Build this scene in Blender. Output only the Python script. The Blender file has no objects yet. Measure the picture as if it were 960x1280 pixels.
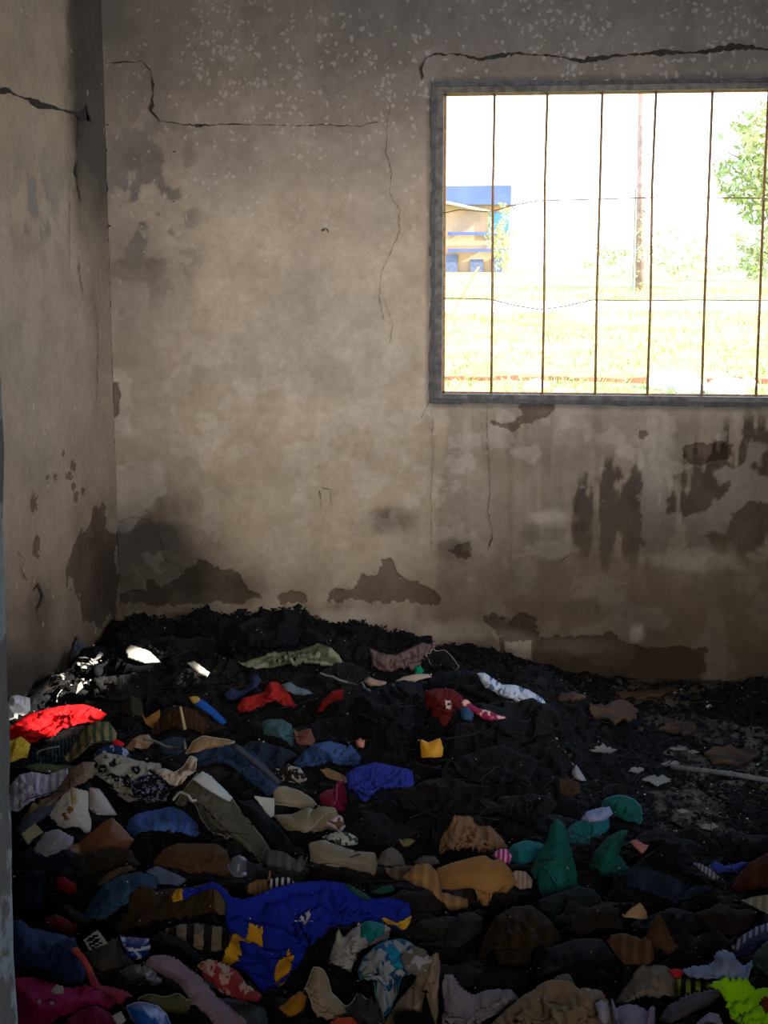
import bpy, math, random
import numpy as np
from mathutils import Vector, Matrix, Euler
random.seed(7); RNG = np.random.default_rng(7)
SC = bpy.context.scene; COL = SC.collection

# ------------------------------------------------------------------ camera, world, sun, lights, exposure
F_PX, PITCH, YAW, EYE = 1820.0, math.atan(310/1820), math.atan(224/1846.2), 1.6
cam_d = bpy.data.cameras.new('camera'); cam = bpy.data.objects.new('camera', cam_d); COL.objects.link(cam)
cam_d.sensor_fit = 'VERTICAL'; cam_d.sensor_height = 36.0; cam_d.lens = 36.0*F_PX/1280.0
cam_d.clip_start = 0.05; cam_d.clip_end = 500
cam.location = (0, 0, EYE); cam.rotation_euler = (math.pi/2-PITCH, 0, YAW)
SC.camera = cam
vs = SC.view_settings
vs.view_transform = 'Standard'; vs.look = 'None'; vs.gamma = 1.0; vs.use_curve_mapping = False
vs.exposure = 0.95
SC.cycles.use_denoising = True
SC.cycles.max_bounces = 8; SC.cycles.diffuse_bounces = 6; SC.cycles.sample_clamp_indirect = 6.0

world = bpy.data.worlds.new('sky'); SC.world = world; world.use_nodes = True
wn = world.node_tree.nodes; wl = world.node_tree.links; wn.clear()
w_out = wn.new('ShaderNodeOutputWorld'); w_bg = wn.new('ShaderNodeBackground'); w_ramp = wn.new('ShaderNodeValToRGB')
w_tc = wn.new('ShaderNodeTexCoord'); w_sep = wn.new('ShaderNodeSeparateXYZ')
w_ramp.color_ramp.elements[0].position = 0.0; w_ramp.color_ramp.elements[0].color = (0.80, 0.88, 1.0, 1)
w_ramp.color_ramp.elements[1].position = 0.7; w_ramp.color_ramp.elements[1].color = (0.40, 0.62, 1.0, 1)
wl.new(w_tc.outputs['Generated'], w_sep.inputs[0]); wl.new(w_sep.outputs['Z'], w_ramp.inputs[0])
wl.new(w_ramp.outputs[0], w_bg.inputs[0]); wl.new(w_bg.outputs[0], w_out.inputs[0])
w_bg.inputs[1].default_value = 2.9

SUN_TO = Vector((0.84, -0.16, 0.46)).normalized()          # direction towards the sun
sun_d = bpy.data.lights.new('sun', 'SUN'); sun_d.energy = 11.0; sun_d.angle = 0.009; sun_d.color = (1.0, 0.93, 0.80)
sun = bpy.data.objects.new('sun', sun_d); COL.objects.link(sun); sun.location = (20, -4, 12)
sun.rotation_euler = SUN_TO.to_track_quat('Z', 'Y').to_euler()

def area(name, loc, target, sx, sy, power, color, portal=False, spread=180):
    d = bpy.data.lights.new(name, 'AREA'); d.shape = 'RECTANGLE'; d.size = sx; d.size_y = sy
    d.energy = power; d.color = color
    o = bpy.data.objects.new(name, d); COL.objects.link(o); o.location = loc
    o.rotation_euler = (Vector(target)-Vector(loc)).to_track_quat('-Z', 'Z').to_euler()
    if portal: d.cycles.is_portal = True
    d.spread = math.radians(spread)
    return o
YB, XL, XR, YF, ZC = 5.6, -1.76, 2.05, 1.30, 2.95           # back wall, left wall, right wall, front wall, ceiling
WX0, WX1, WZ0, WZ1 = -0.485, 1.13, 1.085, 2.252             # window in the back wall
area('window_sky_portal', ((WX0+WX1)/2, YB+0.22, (WZ0+WZ1)/2), ((WX0+WX1)/2, 0, (WZ0+WZ1)/2), WX1-WX0, WZ1-WZ0, 1, (1, 1, 1), True)
# added fill lamp at an invented side opening, aimed at the back wall
area('side_fill_lamp', (XR+0.30, 2.55, 1.75), (-0.75, 5.6, 1.75), 0.75, 1.0, 17, (0.70, 0.82, 1.0), spread=80)
# weak fill lamp added in the passage behind the camera
area('passage_fill_lamp', (0.5, -1.6, 2.25), (-0.7, 5.6, 1.65), 1.0, 0.8, 9, (1.0, 0.93, 0.84), spread=48)

# ------------------------------------------------------------------ projection helpers (build time only: pixel -> point in the room)
CT, ST = math.cos(math.pi/2-PITCH), math.sin(math.pi/2-PITCH)
CY, SY = math.cos(YAW), math.sin(YAW)
def ray(u, v):
    u = np.asarray(u, float); v = np.asarray(v, float)
    ax = u-480.0; ay = -(v-640.0); az = -F_PX
    y = ay*CT-az*ST; z = ay*ST+az*CT
    d = np.stack([ax*CY-y*SY, ax*SY+y*CY, z+0*ax], -1)
    return d/np.linalg.norm(d, axis=-1, keepdims=True)
def project(P):
    P = np.asarray(P, float)-np.array([0, 0, EYE])
    x = P[..., 0]*CY+P[..., 1]*SY; y = -P[..., 0]*SY+P[..., 1]*CY; z = P[..., 2]
    ay = y*CT+z*ST; az = -y*ST+z*CT
    return 480+F_PX*x/(-az), 640-F_PX*ay/(-az)
def on_y(u, v, D):
    r = ray(u, v); return np.array([0, 0, EYE])+r*(D/r[..., 1:2])
def on_x(u, v, X):
    r = ray(u, v); return np.array([0, 0, EYE])+r*(X/r[..., 0:1])

# ------------------------------------------------------------------ numpy noise
def _lat(ix, iy, seed):
    h = (ix.astype(np.int64)*374761393+iy.astype(np.int64)*668265263+seed*1442695041) & 0xffffffff
    h = ((h ^ (h >> 13))*1274126177) & 0xffffffff
    return ((h ^ (h >> 16)) & 0xffff)/65535.0
def vnoise(x, y, seed=0):
    ix = np.floor(x); iy = np.floor(y); fx = x-ix; fy = y-iy
    fx = fx*fx*(3-2*fx); fy = fy*fy*(3-2*fy)
    a = _lat(ix, iy, seed); b = _lat(ix+1, iy, seed); c = _lat(ix, iy+1, seed); d = _lat(ix+1, iy+1, seed)
    return (a*(1-fx)+b*fx)*(1-fy)+(c*(1-fx)+d*fx)*fy
def fbm(x, y, seed=0, octv=4):
    s = 0; a = 1; t = 0
    for k in range(octv):
        s = s+a*vnoise(x*2**k+17.3*k, y*2**k-9.1*k, seed+k*31); t += a; a *= 0.5
    return s/t
def sm(a, b, x):
    t = np.clip((x-a)/(b-a), 0, 1); return t*t*(3-2*t)
def sdist(px, py, poly):
    """signed distance, positive inside"""
    poly = np.asarray(poly, float); d = np.full(np.shape(px), 1e9); ins = np.zeros(np.shape(px), bool)
    n = len(poly)
    for i in range(n):
        ax, ay = poly[i]; bx, by = poly[(i+1) % n]
        ex, ey = bx-ax, by-ay; L = ex*ex+ey*ey+1e-12
        t = np.clip(((px-ax)*ex+(py-ay)*ey)/L, 0, 1)
        d = np.minimum(d, (px-ax-t*ex)**2+(py-ay-t*ey)**2)
        if ay != by:
            c = ((ay > py) != (by > py)) & (px < ex*(py-ay)/(by-ay)+ax)
            ins ^= c
    return np.where(ins, 1, -1)*np.sqrt(d)

# ------------------------------------------------------------------ object helpers
def tag(o, label=None, cat=None, group=None, kind=None):
    if label: o['label'] = label
    if cat: o['category'] = cat
    if group: o['group'] = group
    if kind: o['kind'] = kind
    return o
def empty(name, loc=(0, 0, 0), rz=0.0):
    o = bpy.data.objects.new(name, None); COL.objects.link(o); o.location = loc; o.rotation_euler = (0, 0, rz)
    o.empty_display_size = 0.05
    return o
def link(name, me, parent=None, local=False):
    """link a mesh; its vertices are in world space unless local"""
    o = bpy.data.objects.new(name, me); COL.objects.link(o)
    if parent is not None:
        o.parent = parent
        if not local:
            bpy.context.view_layer.update()
            o.matrix_parent_inverse = parent.matrix_world.inverted()
    return o
def mesh(name, verts, faces, mat=None, smooth=False):
    me = bpy.data.meshes.new(name)
    me.from_pydata([tuple(map(float, v)) for v in verts], [], [tuple(map(int, f)) for f in faces])
    if mat: me.materials.append(mat)
    if smooth: me.shade_smooth()
    me.update(); return me
def quads_mesh(name, V, Q, mat=None, smooth=True):
    """fast path: V (n,3), Q (m,4)"""
    me = bpy.data.meshes.new(name); V = np.asarray(V, np.float32); Q = np.asarray(Q, np.int32)
    k = Q.shape[1]
    me.vertices.add(len(V)); me.vertices.foreach_set('co', V.ravel())
    me.loops.add(Q.size); me.loops.foreach_set('vertex_index', Q.ravel())
    me.polygons.add(len(Q)); me.polygons.foreach_set('loop_start', np.arange(0, Q.size, k, dtype=np.int32))
    me.polygons.foreach_set('loop_total', np.full(len(Q), k, np.int32))
    me.polygons.foreach_set('use_smooth', np.full(len(Q), smooth, bool))
    if mat: me.materials.append(mat)
    me.update(calc_edges=True); me.validate(); return me
def add_col(me, name, C):
    a = me.color_attributes.new(name, 'FLOAT_COLOR', 'POINT')
    C4 = np.ones((len(C), 4), np.float32); C4[:, :3] = C; a.data.foreach_set('color', C4.ravel())
def add_f(me, name, A):
    a = me.attributes.new(name, 'FLOAT', 'POINT'); a.data.foreach_set('value', np.asarray(A, np.float32).ravel())
class MB:
    """collects boxes and tubes into one mesh"""
    def __init__(s): s.v = []; s.f = []
    def box(s, c, size, R=None):
        b = len(s.v); hx, hy, hz = [q/2 for q in size]; R = R or Matrix.Identity(3); c = Vector(c)
        for x in (-hx, hx):
            for y in (-hy, hy):
                for z in (-hz, hz): s.v.append(tuple(c+R @ Vector((x, y, z))))
        for f in ((0, 1, 3, 2), (4, 6, 7, 5), (0, 4, 5, 1), (2, 3, 7, 6), (0, 2, 6, 4), (1, 5, 7, 3)):
            s.f.append(tuple(b+i for i in f))
        return s
    def tube(s, pts, r, n=6, cap=True):
        pts = [Vector(p) for p in pts]; rs = r if isinstance(r, (list, tuple)) else [r]*len(pts)
        b = len(s.v); up = Vector((0.12, 0.31, 0.94))
        for i, p in enumerate(pts):
            t = (pts[min(i+1, len(pts)-1)]-pts[max(i-1, 0)]).normalized()
            a = t.cross(up if abs(t.dot(up)) < .95 else Vector((1, 0, 0))).normalized(); c = t.cross(a)
            for k in range(n):
                q = 2*math.pi*k/n; s.v.append(tuple(p+rs[i]*(math.cos(q)*a+math.sin(q)*c)))
        for i in range(len(pts)-1):
            for k in range(n):
                s.f.append((b+i*n+k, b+i*n+(k+1) % n, b+(i+1)*n+(k+1) % n, b+(i+1)*n+k))
        if cap:
            s.f.append(tuple(b+k for k in range(n))[::-1]); s.f.append(tuple(b+(len(pts)-1)*n+k for k in range(n)))
        return s
    def poly(s, pts):
        b = len(s.v); s.v += [tuple(p) for p in pts]; s.f.append(tuple(range(b, b+len(pts)))); return s
    def build(s, name, mat, parent=None, smooth=False, local=False):
        return link(name, mesh(name, s.v, s.f, mat, smooth), parent, local)

# ------------------------------------------------------------------ materials
def mat_new(name, rough=0.9):
    m = bpy.data.materials.new(name); m.use_nodes = True
    nt = m.node_tree; b = nt.nodes['Principled BSDF']; b.inputs['Roughness'].default_value = rough
    b.inputs['Specular IOR Level'].default_value = 0.15
    return m, nt, b
def c4(c): return (c[0], c[1], c[2], 1.0)
def srgb(r, g, b):
    f = lambda q: (q/255/12.92 if q/255 <= .04045 else ((q/255+.055)/1.055)**2.4)
    return (f(r), f(g), f(b))
def nd(nt, t, **kw):
    n = nt.nodes.new(t)
    for k, v in kw.items():
        if k in n.inputs.keys(): n.inputs[k].default_value = v
        else: setattr(n, k, v)
    return n
def mixc(nt, fac, a, b, mode='MIX'):
    n = nt.nodes.new('ShaderNodeMix'); n.data_type = 'RGBA'; n.blend_type = mode
    for i, q in ((0, fac), (6, a), (7, b)):
        if hasattr(q, 'is_output'): nt.links.new(q, n.inputs[i])
        else: n.inputs[i].default_value = q if i == 0 else c4(q)
    return n.outputs[2]
def ramp(nt, x, p0, p1):
    n = nt.nodes.new('ShaderNodeMapRange'); n.clamp = True; n.inputs[1].default_value = p0; n.inputs[2].default_value = p1
    nt.links.new(x, n.inputs[0]); return n.outputs[0]
def noise_at(nt, vec, scale, detail=3.0, rough=0.55):
    n = nd(nt, 'ShaderNodeTexNoise', Scale=scale, Detail=detail, Roughness=rough)
    if vec is not None: nt.links.new(vec, n.inputs['Vector'])
    return n.outputs[0]
def bump(nt, b, h, strength, dist=0.01):
    n = nd(nt, 'ShaderNodeBump', Strength=strength, Distance=dist)
    nt.links.new(h, n.inputs['Height']); nt.links.new(n.outputs[0], b.inputs['Normal'])
def simple(name, col, rough=0.85, var=0.35, scale=25.0, bumpk=0.25, metal=0.0, col2=None):
    m, nt, b = mat_new(name, rough); tc = nt.nodes.new('ShaderNodeTexCoord').outputs['Object']
    n = noise_at(nt, tc, scale, 4)
    c2 = col2 if col2 else tuple(q*(1-var) for q in col)
    nt.links.new(mixc(nt, ramp(nt, n, .35, .65), c2, col), b.inputs['Base Color'])
    b.inputs['Metallic'].default_value = metal
    if bumpk: bump(nt, b, n, bumpk)
    return m
_MC = {}
def cloth_mat(col, pat='plain', c2=(0.6, 0.6, 0.6), soot=0.35, scale=1.0, rough=0.92):
    key = (col, pat, c2, soot, scale, rough)
    if key in _MC: return _MC[key]
    m, nt, b = mat_new('fabric_'+pat, rough); L = nt.links.new
    uv = nt.nodes.new('ShaderNodeTexCoord').outputs['UV']; ob = nt.nodes.new('ShaderNodeTexCoord').outputs['Object']
    base = mixc(nt, ramp(nt, noise_at(nt, uv, 9), .3, .7), tuple(q*.78 for q in col), col)
    weave = noise_at(nt, uv, 420, 2); h = weave
    if pat == 'denim':
        base = mixc(nt, ramp(nt, noise_at(nt, uv, 340, 3), .40, .66), base, tuple(min(1, q*1.35+.008) for q in col))
        base = mixc(nt, ramp(nt, noise_at(nt, uv, 11, 3), .48, .72), base, tuple(min(1, q*2.0+.02) for q in col))
    elif pat in ('stripe', 'corrug', 'rib'):
        w = nd(nt, 'ShaderNodeTexWave', Scale=scale, Distortion=1.2 if pat != 'corrug' else .3, Detail=1.0)
        L(uv, w.inputs['Vector'])
        if pat == 'stripe': base = mixc(nt, ramp(nt, w.outputs[1], .5, .62), base, c2)
        else: base = mixc(nt, ramp(nt, w.outputs[1], .3, .9), tuple(q*.6 for q in col), base); h = w.outputs[1]
    elif pat == 'floral':
        v = nd(nt, 'ShaderNodeTexVoronoi', Scale=scale); ad = nd(nt, 'ShaderNodeVectorMath', operation='ADD')
        no = nd(nt, 'ShaderNodeTexNoise', Scale=60.0, Detail=2.0); L(uv, no.inputs['Vector'])
        sc = nd(nt, 'ShaderNodeVectorMath', operation='SCALE'); sc.inputs['Scale'].default_value = .03
        L(no.outputs[1], sc.inputs[0]); L(uv, ad.inputs[0]); L(sc.outputs[0], ad.inputs[1]); L(ad.outputs[0], v.inputs['Vector'])
        base = mixc(nt, ramp(nt, v.outputs['Distance'], .42, .34), base, c2)
        base = mixc(nt, ramp(nt, v.outputs['Distance'], .16, .12), base, col)
    elif pat == 'patch':
        base = mixc(nt, ramp(nt, noise_at(nt, uv, 14*scale, 1), .52, .56), base, c2)
    elif pat == 'card':
        base = mixc(nt, ramp(nt, noise_at(nt, ob, 18, 5, .7), .35, .75), base, tuple(q*.55 for q in col))
        h = noise_at(nt, uv, 60, 3)
    if soot > 0:
        s = ramp(nt, noise_at(nt, ob, 7.5, 5, .62), .66-.30*soot, .80-.22*soot)
        mu = nd(nt, 'ShaderNodeMath', operation='MULTIPLY'); L(s, mu.inputs[0]); mu.inputs[1].default_value = min(1, .55+.6*soot)
        base = mixc(nt, mu.outputs[0], base, (.012, .011, .010))
    L(base, b.inputs['Base Color']); bump(nt, b, h, .35, .004 if pat in ('corrug', 'rib') else .0015)
    if pat not in ('corrug', 'card'):      # fine creases of crumpled cloth
        rn = nd(nt, 'ShaderNodeTexNoise', noise_type='RIDGED_MULTIFRACTAL', normalize=False); rn.inputs['Scale'].default_value = 11.0; rn.inputs['Detail'].default_value = 3.0; rn.inputs['Distortion'].default_value = .6
        L(uv, rn.inputs['Vector']); b1 = b.inputs['Normal'].links[0].from_node; b2 = nd(nt, 'ShaderNodeBump', Strength=.55, Distance=.010)
        L(rn.outputs[0], b2.inputs['Height']); L(b1.outputs[0], b2.inputs['Normal']); L(b2.outputs[0], b.inputs['Normal'])
    b.inputs['Specular IOR Level'].default_value = .12 if rough > .7 else .3
    _MC[key] = m; return m
# ------------------------------------------------------------------ walls: plaster with soot, peeled patches (recessed) and cracks
def wall_material():
    m, nt, b = mat_new('burnt_plaster', .93); L = nt.links.new
    tc = nt.nodes.new('ShaderNodeTexCoord').outputs['Object']
    at = nt.nodes.new('ShaderNodeAttribute'); at.attribute_name = 'plaster'
    pe = nt.nodes.new('ShaderNodeAttribute'); pe.attribute_name = 'peel'
    fl = nt.nodes.new('ShaderNodeAttribute'); fl.attribute_name = 'flake'
    n1 = noise_at(nt, tc, 34, 6, .65); n2 = noise_at(nt, tc, 5.5, 5, .6)
    col = mixc(nt, ramp(nt, n2, .3, .7), (.80, .78, .76), (1.12, 1.10, 1.08)); base = mixc(nt, 1.0, at.outputs['Color'], col, 'MULTIPLY')
    base = mixc(nt, ramp(nt, n1, .35, .75), base, mixc(nt, 1.0, base, (.80, .78, .75), 'MULTIPLY'))
    # light flakes where the limewash has held
    vo = nd(nt, 'ShaderNodeTexVoronoi', Scale=42.0); 
    dn = nd(nt, 'ShaderNodeTexNoise', Scale=28.0, Detail=3.0); L(tc, dn.inputs['Vector'])
    sc = nd(nt, 'ShaderNodeVectorMath', operation='SCALE'); sc.inputs['Scale'].default_value = .05; L(dn.outputs[1], sc.inputs[0])
    ad = nd(nt, 'ShaderNodeVectorMath', operation='ADD'); L(tc, ad.inputs[0]); L(sc.outputs[0], ad.inputs[1]); L(ad.outputs[0], vo.inputs['Vector'])
    sp = nd(nt, 'ShaderNodeSeparateColor'); L(vo.outputs['Color'], sp.inputs[0])
    lt = nd(nt, 'ShaderNodeMath', operation='LESS_THAN'); L(sp.outputs[0], lt.inputs[0]); L(fl.outputs['Fac'], lt.inputs[1])
    mu = nd(nt, 'ShaderNodeMath', operation='MULTIPLY'); L(lt.outputs[0], mu.inputs[0]); L(ramp(nt, vo.outputs['Distance'], .40, .30), mu.inputs[1])
    mf = nd(nt, 'ShaderNodeMath', operation='MULTIPLY'); L(mu.outputs[0], mf.inputs[0]); mf.inputs[1].default_value = .42
    base = mixc(nt, mf.outputs[0], base, (.46, .41, .36))
    # peeled patches: signed distance + fine noise
    su = nd(nt, 'ShaderNodeMath', operation='ADD'); L(pe.outputs['Fac'], su.inputs[0])
    ns = nd(nt, 'ShaderNodeMath', operation='MULTIPLY_ADD'); L(noise_at(nt, tc, 45, 4), ns.inputs[0]); ns.inputs[1].default_value = .036; ns.inputs[2].default_value = -.018
    L(ns.outputs[0], su.inputs[1]); pk = ramp(nt, su.outputs[0], -.0008, .0008)
    base = mixc(nt, pk, base, mixc(nt, 1.0, base, (.45, .42, .40), 'MULTIPLY'))
    L(base, b.inputs['Base Color'])
    hh = nd(nt, 'ShaderNodeMath', operation='SUBTRACT'); L(n1, hh.inputs[0]); L(pk, hh.inputs[1])
    bump(nt, b, hh.outputs[0], .5, .004)
    return m
M_WALL = wall_material()

def back_fields(u, v, x, z):
    n = fbm(x*3, z*3, 5); nf = fbm(x*14, z*14, 9, 4); nb = fbm(x*1.3, z*1.3, 15, 3)
    du = (fbm(x*9, z*9, 21)-.5)*30; dv = (fbm(x*9, z*9, 22)-.5)*30
    dh = fbm(x*34, z*34, 23, 3)-.5; dh2 = fbm(x*34, z*34, 24, 3)-.5
    C = np.zeros(u.shape+(3,)); C[:] = (.48, .378, .275)
    def mix(f, c):
        nonlocal C
        C = C*(1-f[..., None])+np.array(c)*f[..., None]
    mix(sm(.42, .62, nb)*.5, (.40, .335, .27))
    mix(sm(290, 150, u+du)*sm(700, 560, v)*.38, (.27, .21, .16))
    # darker smoke-stained upper part
    mix(sm(350, 60, v+du*3+(n-.5)*160)*.72, (.185, .15, .128))
    mix(sm(260, 420, u+du*2)*sm(230, 40, v+dv*2)*.45, (.165, .145, .135))
    # grey scars upper left
    g = sm(.50, .56, nf+.10*np.exp(-(((u-185)/55)**2+((v-235)/85)**2))-.02)*np.exp(-(((u-185)/60)**2+((v-240)/110)**2))
    mix(np.clip(g*1.2, 0, 1), (.20, .165, .14))
    # warm ochre middle/lower
    mix(np.exp(-(((u-330)/260)**2+((v-640)/110)**2))*.55, (.44, .335, .22))
    # right part below the window darker
    mix(sm(480, 620, u+du)*sm(470, 600, v)*.70, (.205, .160, .115))
    mix(sm(505, 540, u+du*.4)*sm(480, 540, v)*sm(.45, .6, nf)*.25, (.36, .31, .26))
    # vertical washes
    st = fbm(x*22, z*1.8, 41, 3)
    mix(sm(500, 560, u)*sm(490, 530, v)*sm(.5, .62, st)*.35, (.15, .125, .10))
    # dark drips
    env = 1.1*np.exp(-(((u-875)/105)**2+((v-640)/66)**2))+.75*np.exp(-(((u-765)/40)**2+((v-650)/55)**2))+.7*np.exp(-(((u-940)/45)**2+((v-600)/70)**2))
    dr = .72*fbm(x*27, z*1.6+fbm(x*12, z*12, 3)*.3, 47, 3)+.28*fbm(x*26, z*20, 48, 4)
    k = sm(.45, .51, dr*.9+env*.26-.10)*sm(.10, .32, env)*sm(716+dv*.8, 700+dv*.8, v)
    mix(np.clip(k, 0, 1)*.9, (.060, .044, .034))
    k2 = sm(.30, .5, env)*sm(.42, .55, nf); mix(k2*.5, (.11, .085, .06))
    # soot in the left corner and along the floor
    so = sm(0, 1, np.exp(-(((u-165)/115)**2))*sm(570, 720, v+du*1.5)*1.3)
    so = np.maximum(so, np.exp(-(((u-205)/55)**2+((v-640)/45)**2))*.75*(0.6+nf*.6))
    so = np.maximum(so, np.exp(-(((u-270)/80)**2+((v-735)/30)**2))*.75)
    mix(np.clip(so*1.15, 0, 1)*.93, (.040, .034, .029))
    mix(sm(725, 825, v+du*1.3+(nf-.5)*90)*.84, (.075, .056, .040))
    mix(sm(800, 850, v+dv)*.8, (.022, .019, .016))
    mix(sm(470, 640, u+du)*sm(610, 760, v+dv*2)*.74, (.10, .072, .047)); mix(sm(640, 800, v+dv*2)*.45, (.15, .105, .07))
    for (cu, cv, a, bb, s) in ((492, 652, 30, 14, .7), (478, 645, 14, 10, .5), (568, 690, 26, 12, .55), (800, 792, 34, 30, .7), (640, 547, 9, 12, .4),
                               (735, 760, 60, 14, .5), (185, 335, 40, 26, .3), (660, 575, 60, 20, .25)):
        e = np.exp(-((((u+du*.6-cu)/a)**2+((v+dv*.6-cv)/bb)**2)**1.3)); mix(e*s, (.075, .055, .042))
    for (cu, cv, a, bb, s) in ((690, 645, 28, 11, .8), (800, 792, 10, 12, .5), (360, 620, 70, 30, .35), (420, 450, 130, 90, .28), (590, 620, 30, 60, .25),
                               (440, 775, 60, 12, .5), (640, 800, 25, 14, .5), (560, 790, 60, 16, .35), (720, 808, 50, 10, .35), (820, 575, 24, 45, .3), (870, 700, 60, 12, .4)):
        e = np.exp(-((((u+du-cu)/a)**2+((v+dv*.7-cv)/bb)**2)**2)); mix(e*s, (.44, .375, .30))
    # lighter scuffed patches
    mix(sm(.54, .58, fbm(x*8, z*8, 61, 6))*sm(380, 480, v)*(.07+.22*sm(720, 600, v)), (.60, .53, .45))
    # dark rim round the window
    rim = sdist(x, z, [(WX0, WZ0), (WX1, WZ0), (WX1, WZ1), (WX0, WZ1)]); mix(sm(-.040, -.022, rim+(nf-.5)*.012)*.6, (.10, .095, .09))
    peels = [[(410, 752), (415, 738), (440, 735), (450, 722), (475, 718), (482, 700), (490, 698), (500, 722), (525, 730), (550, 740), (552, 752), (530, 758), (500, 752), (470, 755), (440, 752)],
             [(345, 742), (360, 737), (383, 742), (380, 752), (350, 752)],
             [(612, 527), (640, 525), (655, 520), (645, 508), (690, 503), (692, 518), (680, 525), (650, 530), (640, 535), (612, 532)],
             [(850, 560), (870, 552), (913, 555), (912, 573), (880, 582), (852, 578)], [(795, 540), (808, 536), (812, 545), (803, 550)],
             [(618, 850), (622, 800), (640, 772), (655, 765), (668, 772), (670, 798), (730, 794), (762, 792), (790, 806), (880, 812), (880, 870), (618, 860)],
             [(190, 740), (250, 700), (300, 715), (312, 735), (330, 745), (300, 750), (260, 745), (220, 760), (190, 755)],
             [(355, 772), (375, 765), (400, 770), (412, 790), (395, 797), (375, 790), (360, 785)],
             [(560, 688), (590, 678), (588, 695), (568, 700)], [(180, 725), (200, 730), (197, 745), (182, 742)],
             [(600, 770), (615, 765), (640, 785), (632, 800), (612, 790)], [(148, 745), (190, 738), (260, 742), (310, 748), (300, 755), (230, 752), (150, 756)],
             [(136, 470), (150, 480), (150, 520), (138, 520)]]
    pe = np.full(u.shape, -1.0)
    for p in peels:
        pu = np.asarray(p); cx = pu.mean(0)
        m = (abs(u-cx[0]) < np.ptp(pu[:, 0])) & (abs(v-cx[1]) < np.ptp(pu[:, 1])+30)
        if m.any():
            d = sdist(u[m]+(du[m]*.35+dh[m]*10), v[m]+(dv[m]*.35+dh2[m]*10), p)*.0031; pe[m] = np.maximum(pe[m], d)
    # a brick-sized plaster rest inside the low peel
    m = sdist(u+du*.05, v, [(627, 848), (630, 802), (664, 800), (667, 850)])*.003; pe = np.where(m > -.002, np.minimum(pe, -m), pe)
    fl = .50*sm(230, 300, u+du*2)*sm(330, 60, v+dv*3)*sm(.35, .55, fbm(x*5, z*5, 71))+.12*sm(480, 250, v)
    fl = fl+.35*np.exp(-(((u-275)/45)**2+((v-60)/110)**2))
    return C, pe, fl

def left_fields(u, v, y, z):
    n = fbm(y*3, z*3, 105); nf = fbm(y*14, z*14, 109, 4); du = (fbm(y*9, z*9, 121)-.5)*24; dv = (fbm(y*9, z*9, 122)-.5)*30
    C = np.zeros(u.shape+(3,)); C[:] = (.38, .285, .20)
    def mix(f, c):
        nonlocal C
        C = C*(1-f[..., None])+np.array(c)*f[..., None]
    mix(sm(.4, .6, n)*.35, (.35, .29, .22))
    mix(sm(500, 100, v)*.25, (.34, .26, .17))
    # dark water stain in the corner, top
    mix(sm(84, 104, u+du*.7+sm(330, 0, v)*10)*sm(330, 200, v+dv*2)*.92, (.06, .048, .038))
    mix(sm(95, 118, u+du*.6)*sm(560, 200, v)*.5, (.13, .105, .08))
    g = np.exp(-(((u-45)/30)**2+((v-260)/60)**2)); mix(np.clip(g*1.2, 0, 1)*sm(.45, .55, nf), (.24, .20, .165))
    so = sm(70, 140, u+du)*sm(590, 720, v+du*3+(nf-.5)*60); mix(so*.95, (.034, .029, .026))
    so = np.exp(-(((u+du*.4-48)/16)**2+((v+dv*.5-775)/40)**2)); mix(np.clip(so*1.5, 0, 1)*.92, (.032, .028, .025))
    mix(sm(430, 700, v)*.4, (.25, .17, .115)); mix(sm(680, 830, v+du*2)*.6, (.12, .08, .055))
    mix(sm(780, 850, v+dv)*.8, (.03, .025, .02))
    mix(np.exp(-(((u-25)/25)**2+((v-720)/70)**2))*.35, (.30, .19, .12))
    pe = np.full(u.shape, -1.0)
    for (cu, cv, a, b) in ((43, 630, 4, 11), (47, 683, 5, 12), (80, 567, 3, 5), (92, 582, 3, 8), (70, 597, 3, 4), (86, 595, 4, 5), (92, 608, 2.5, 5), (95, 621, 3, 6), (104, 614, 2, 5), (61, 598, 3, 3)):
        d = (1-np.sqrt(((u-cu)/a)**2+((v-cv)/b)**2))*.012; pe = np.maximum(pe, d)
    d = sdist(u+du*.8, v+dv*2.2, [(84, 700), (120, 650), (146, 655), (146, 780), (105, 770), (95, 740)])*.003; pe = np.maximum(pe, np.minimum(d, .01))
    fl = np.full(u.shape, .015)
    return C, pe, fl

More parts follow.
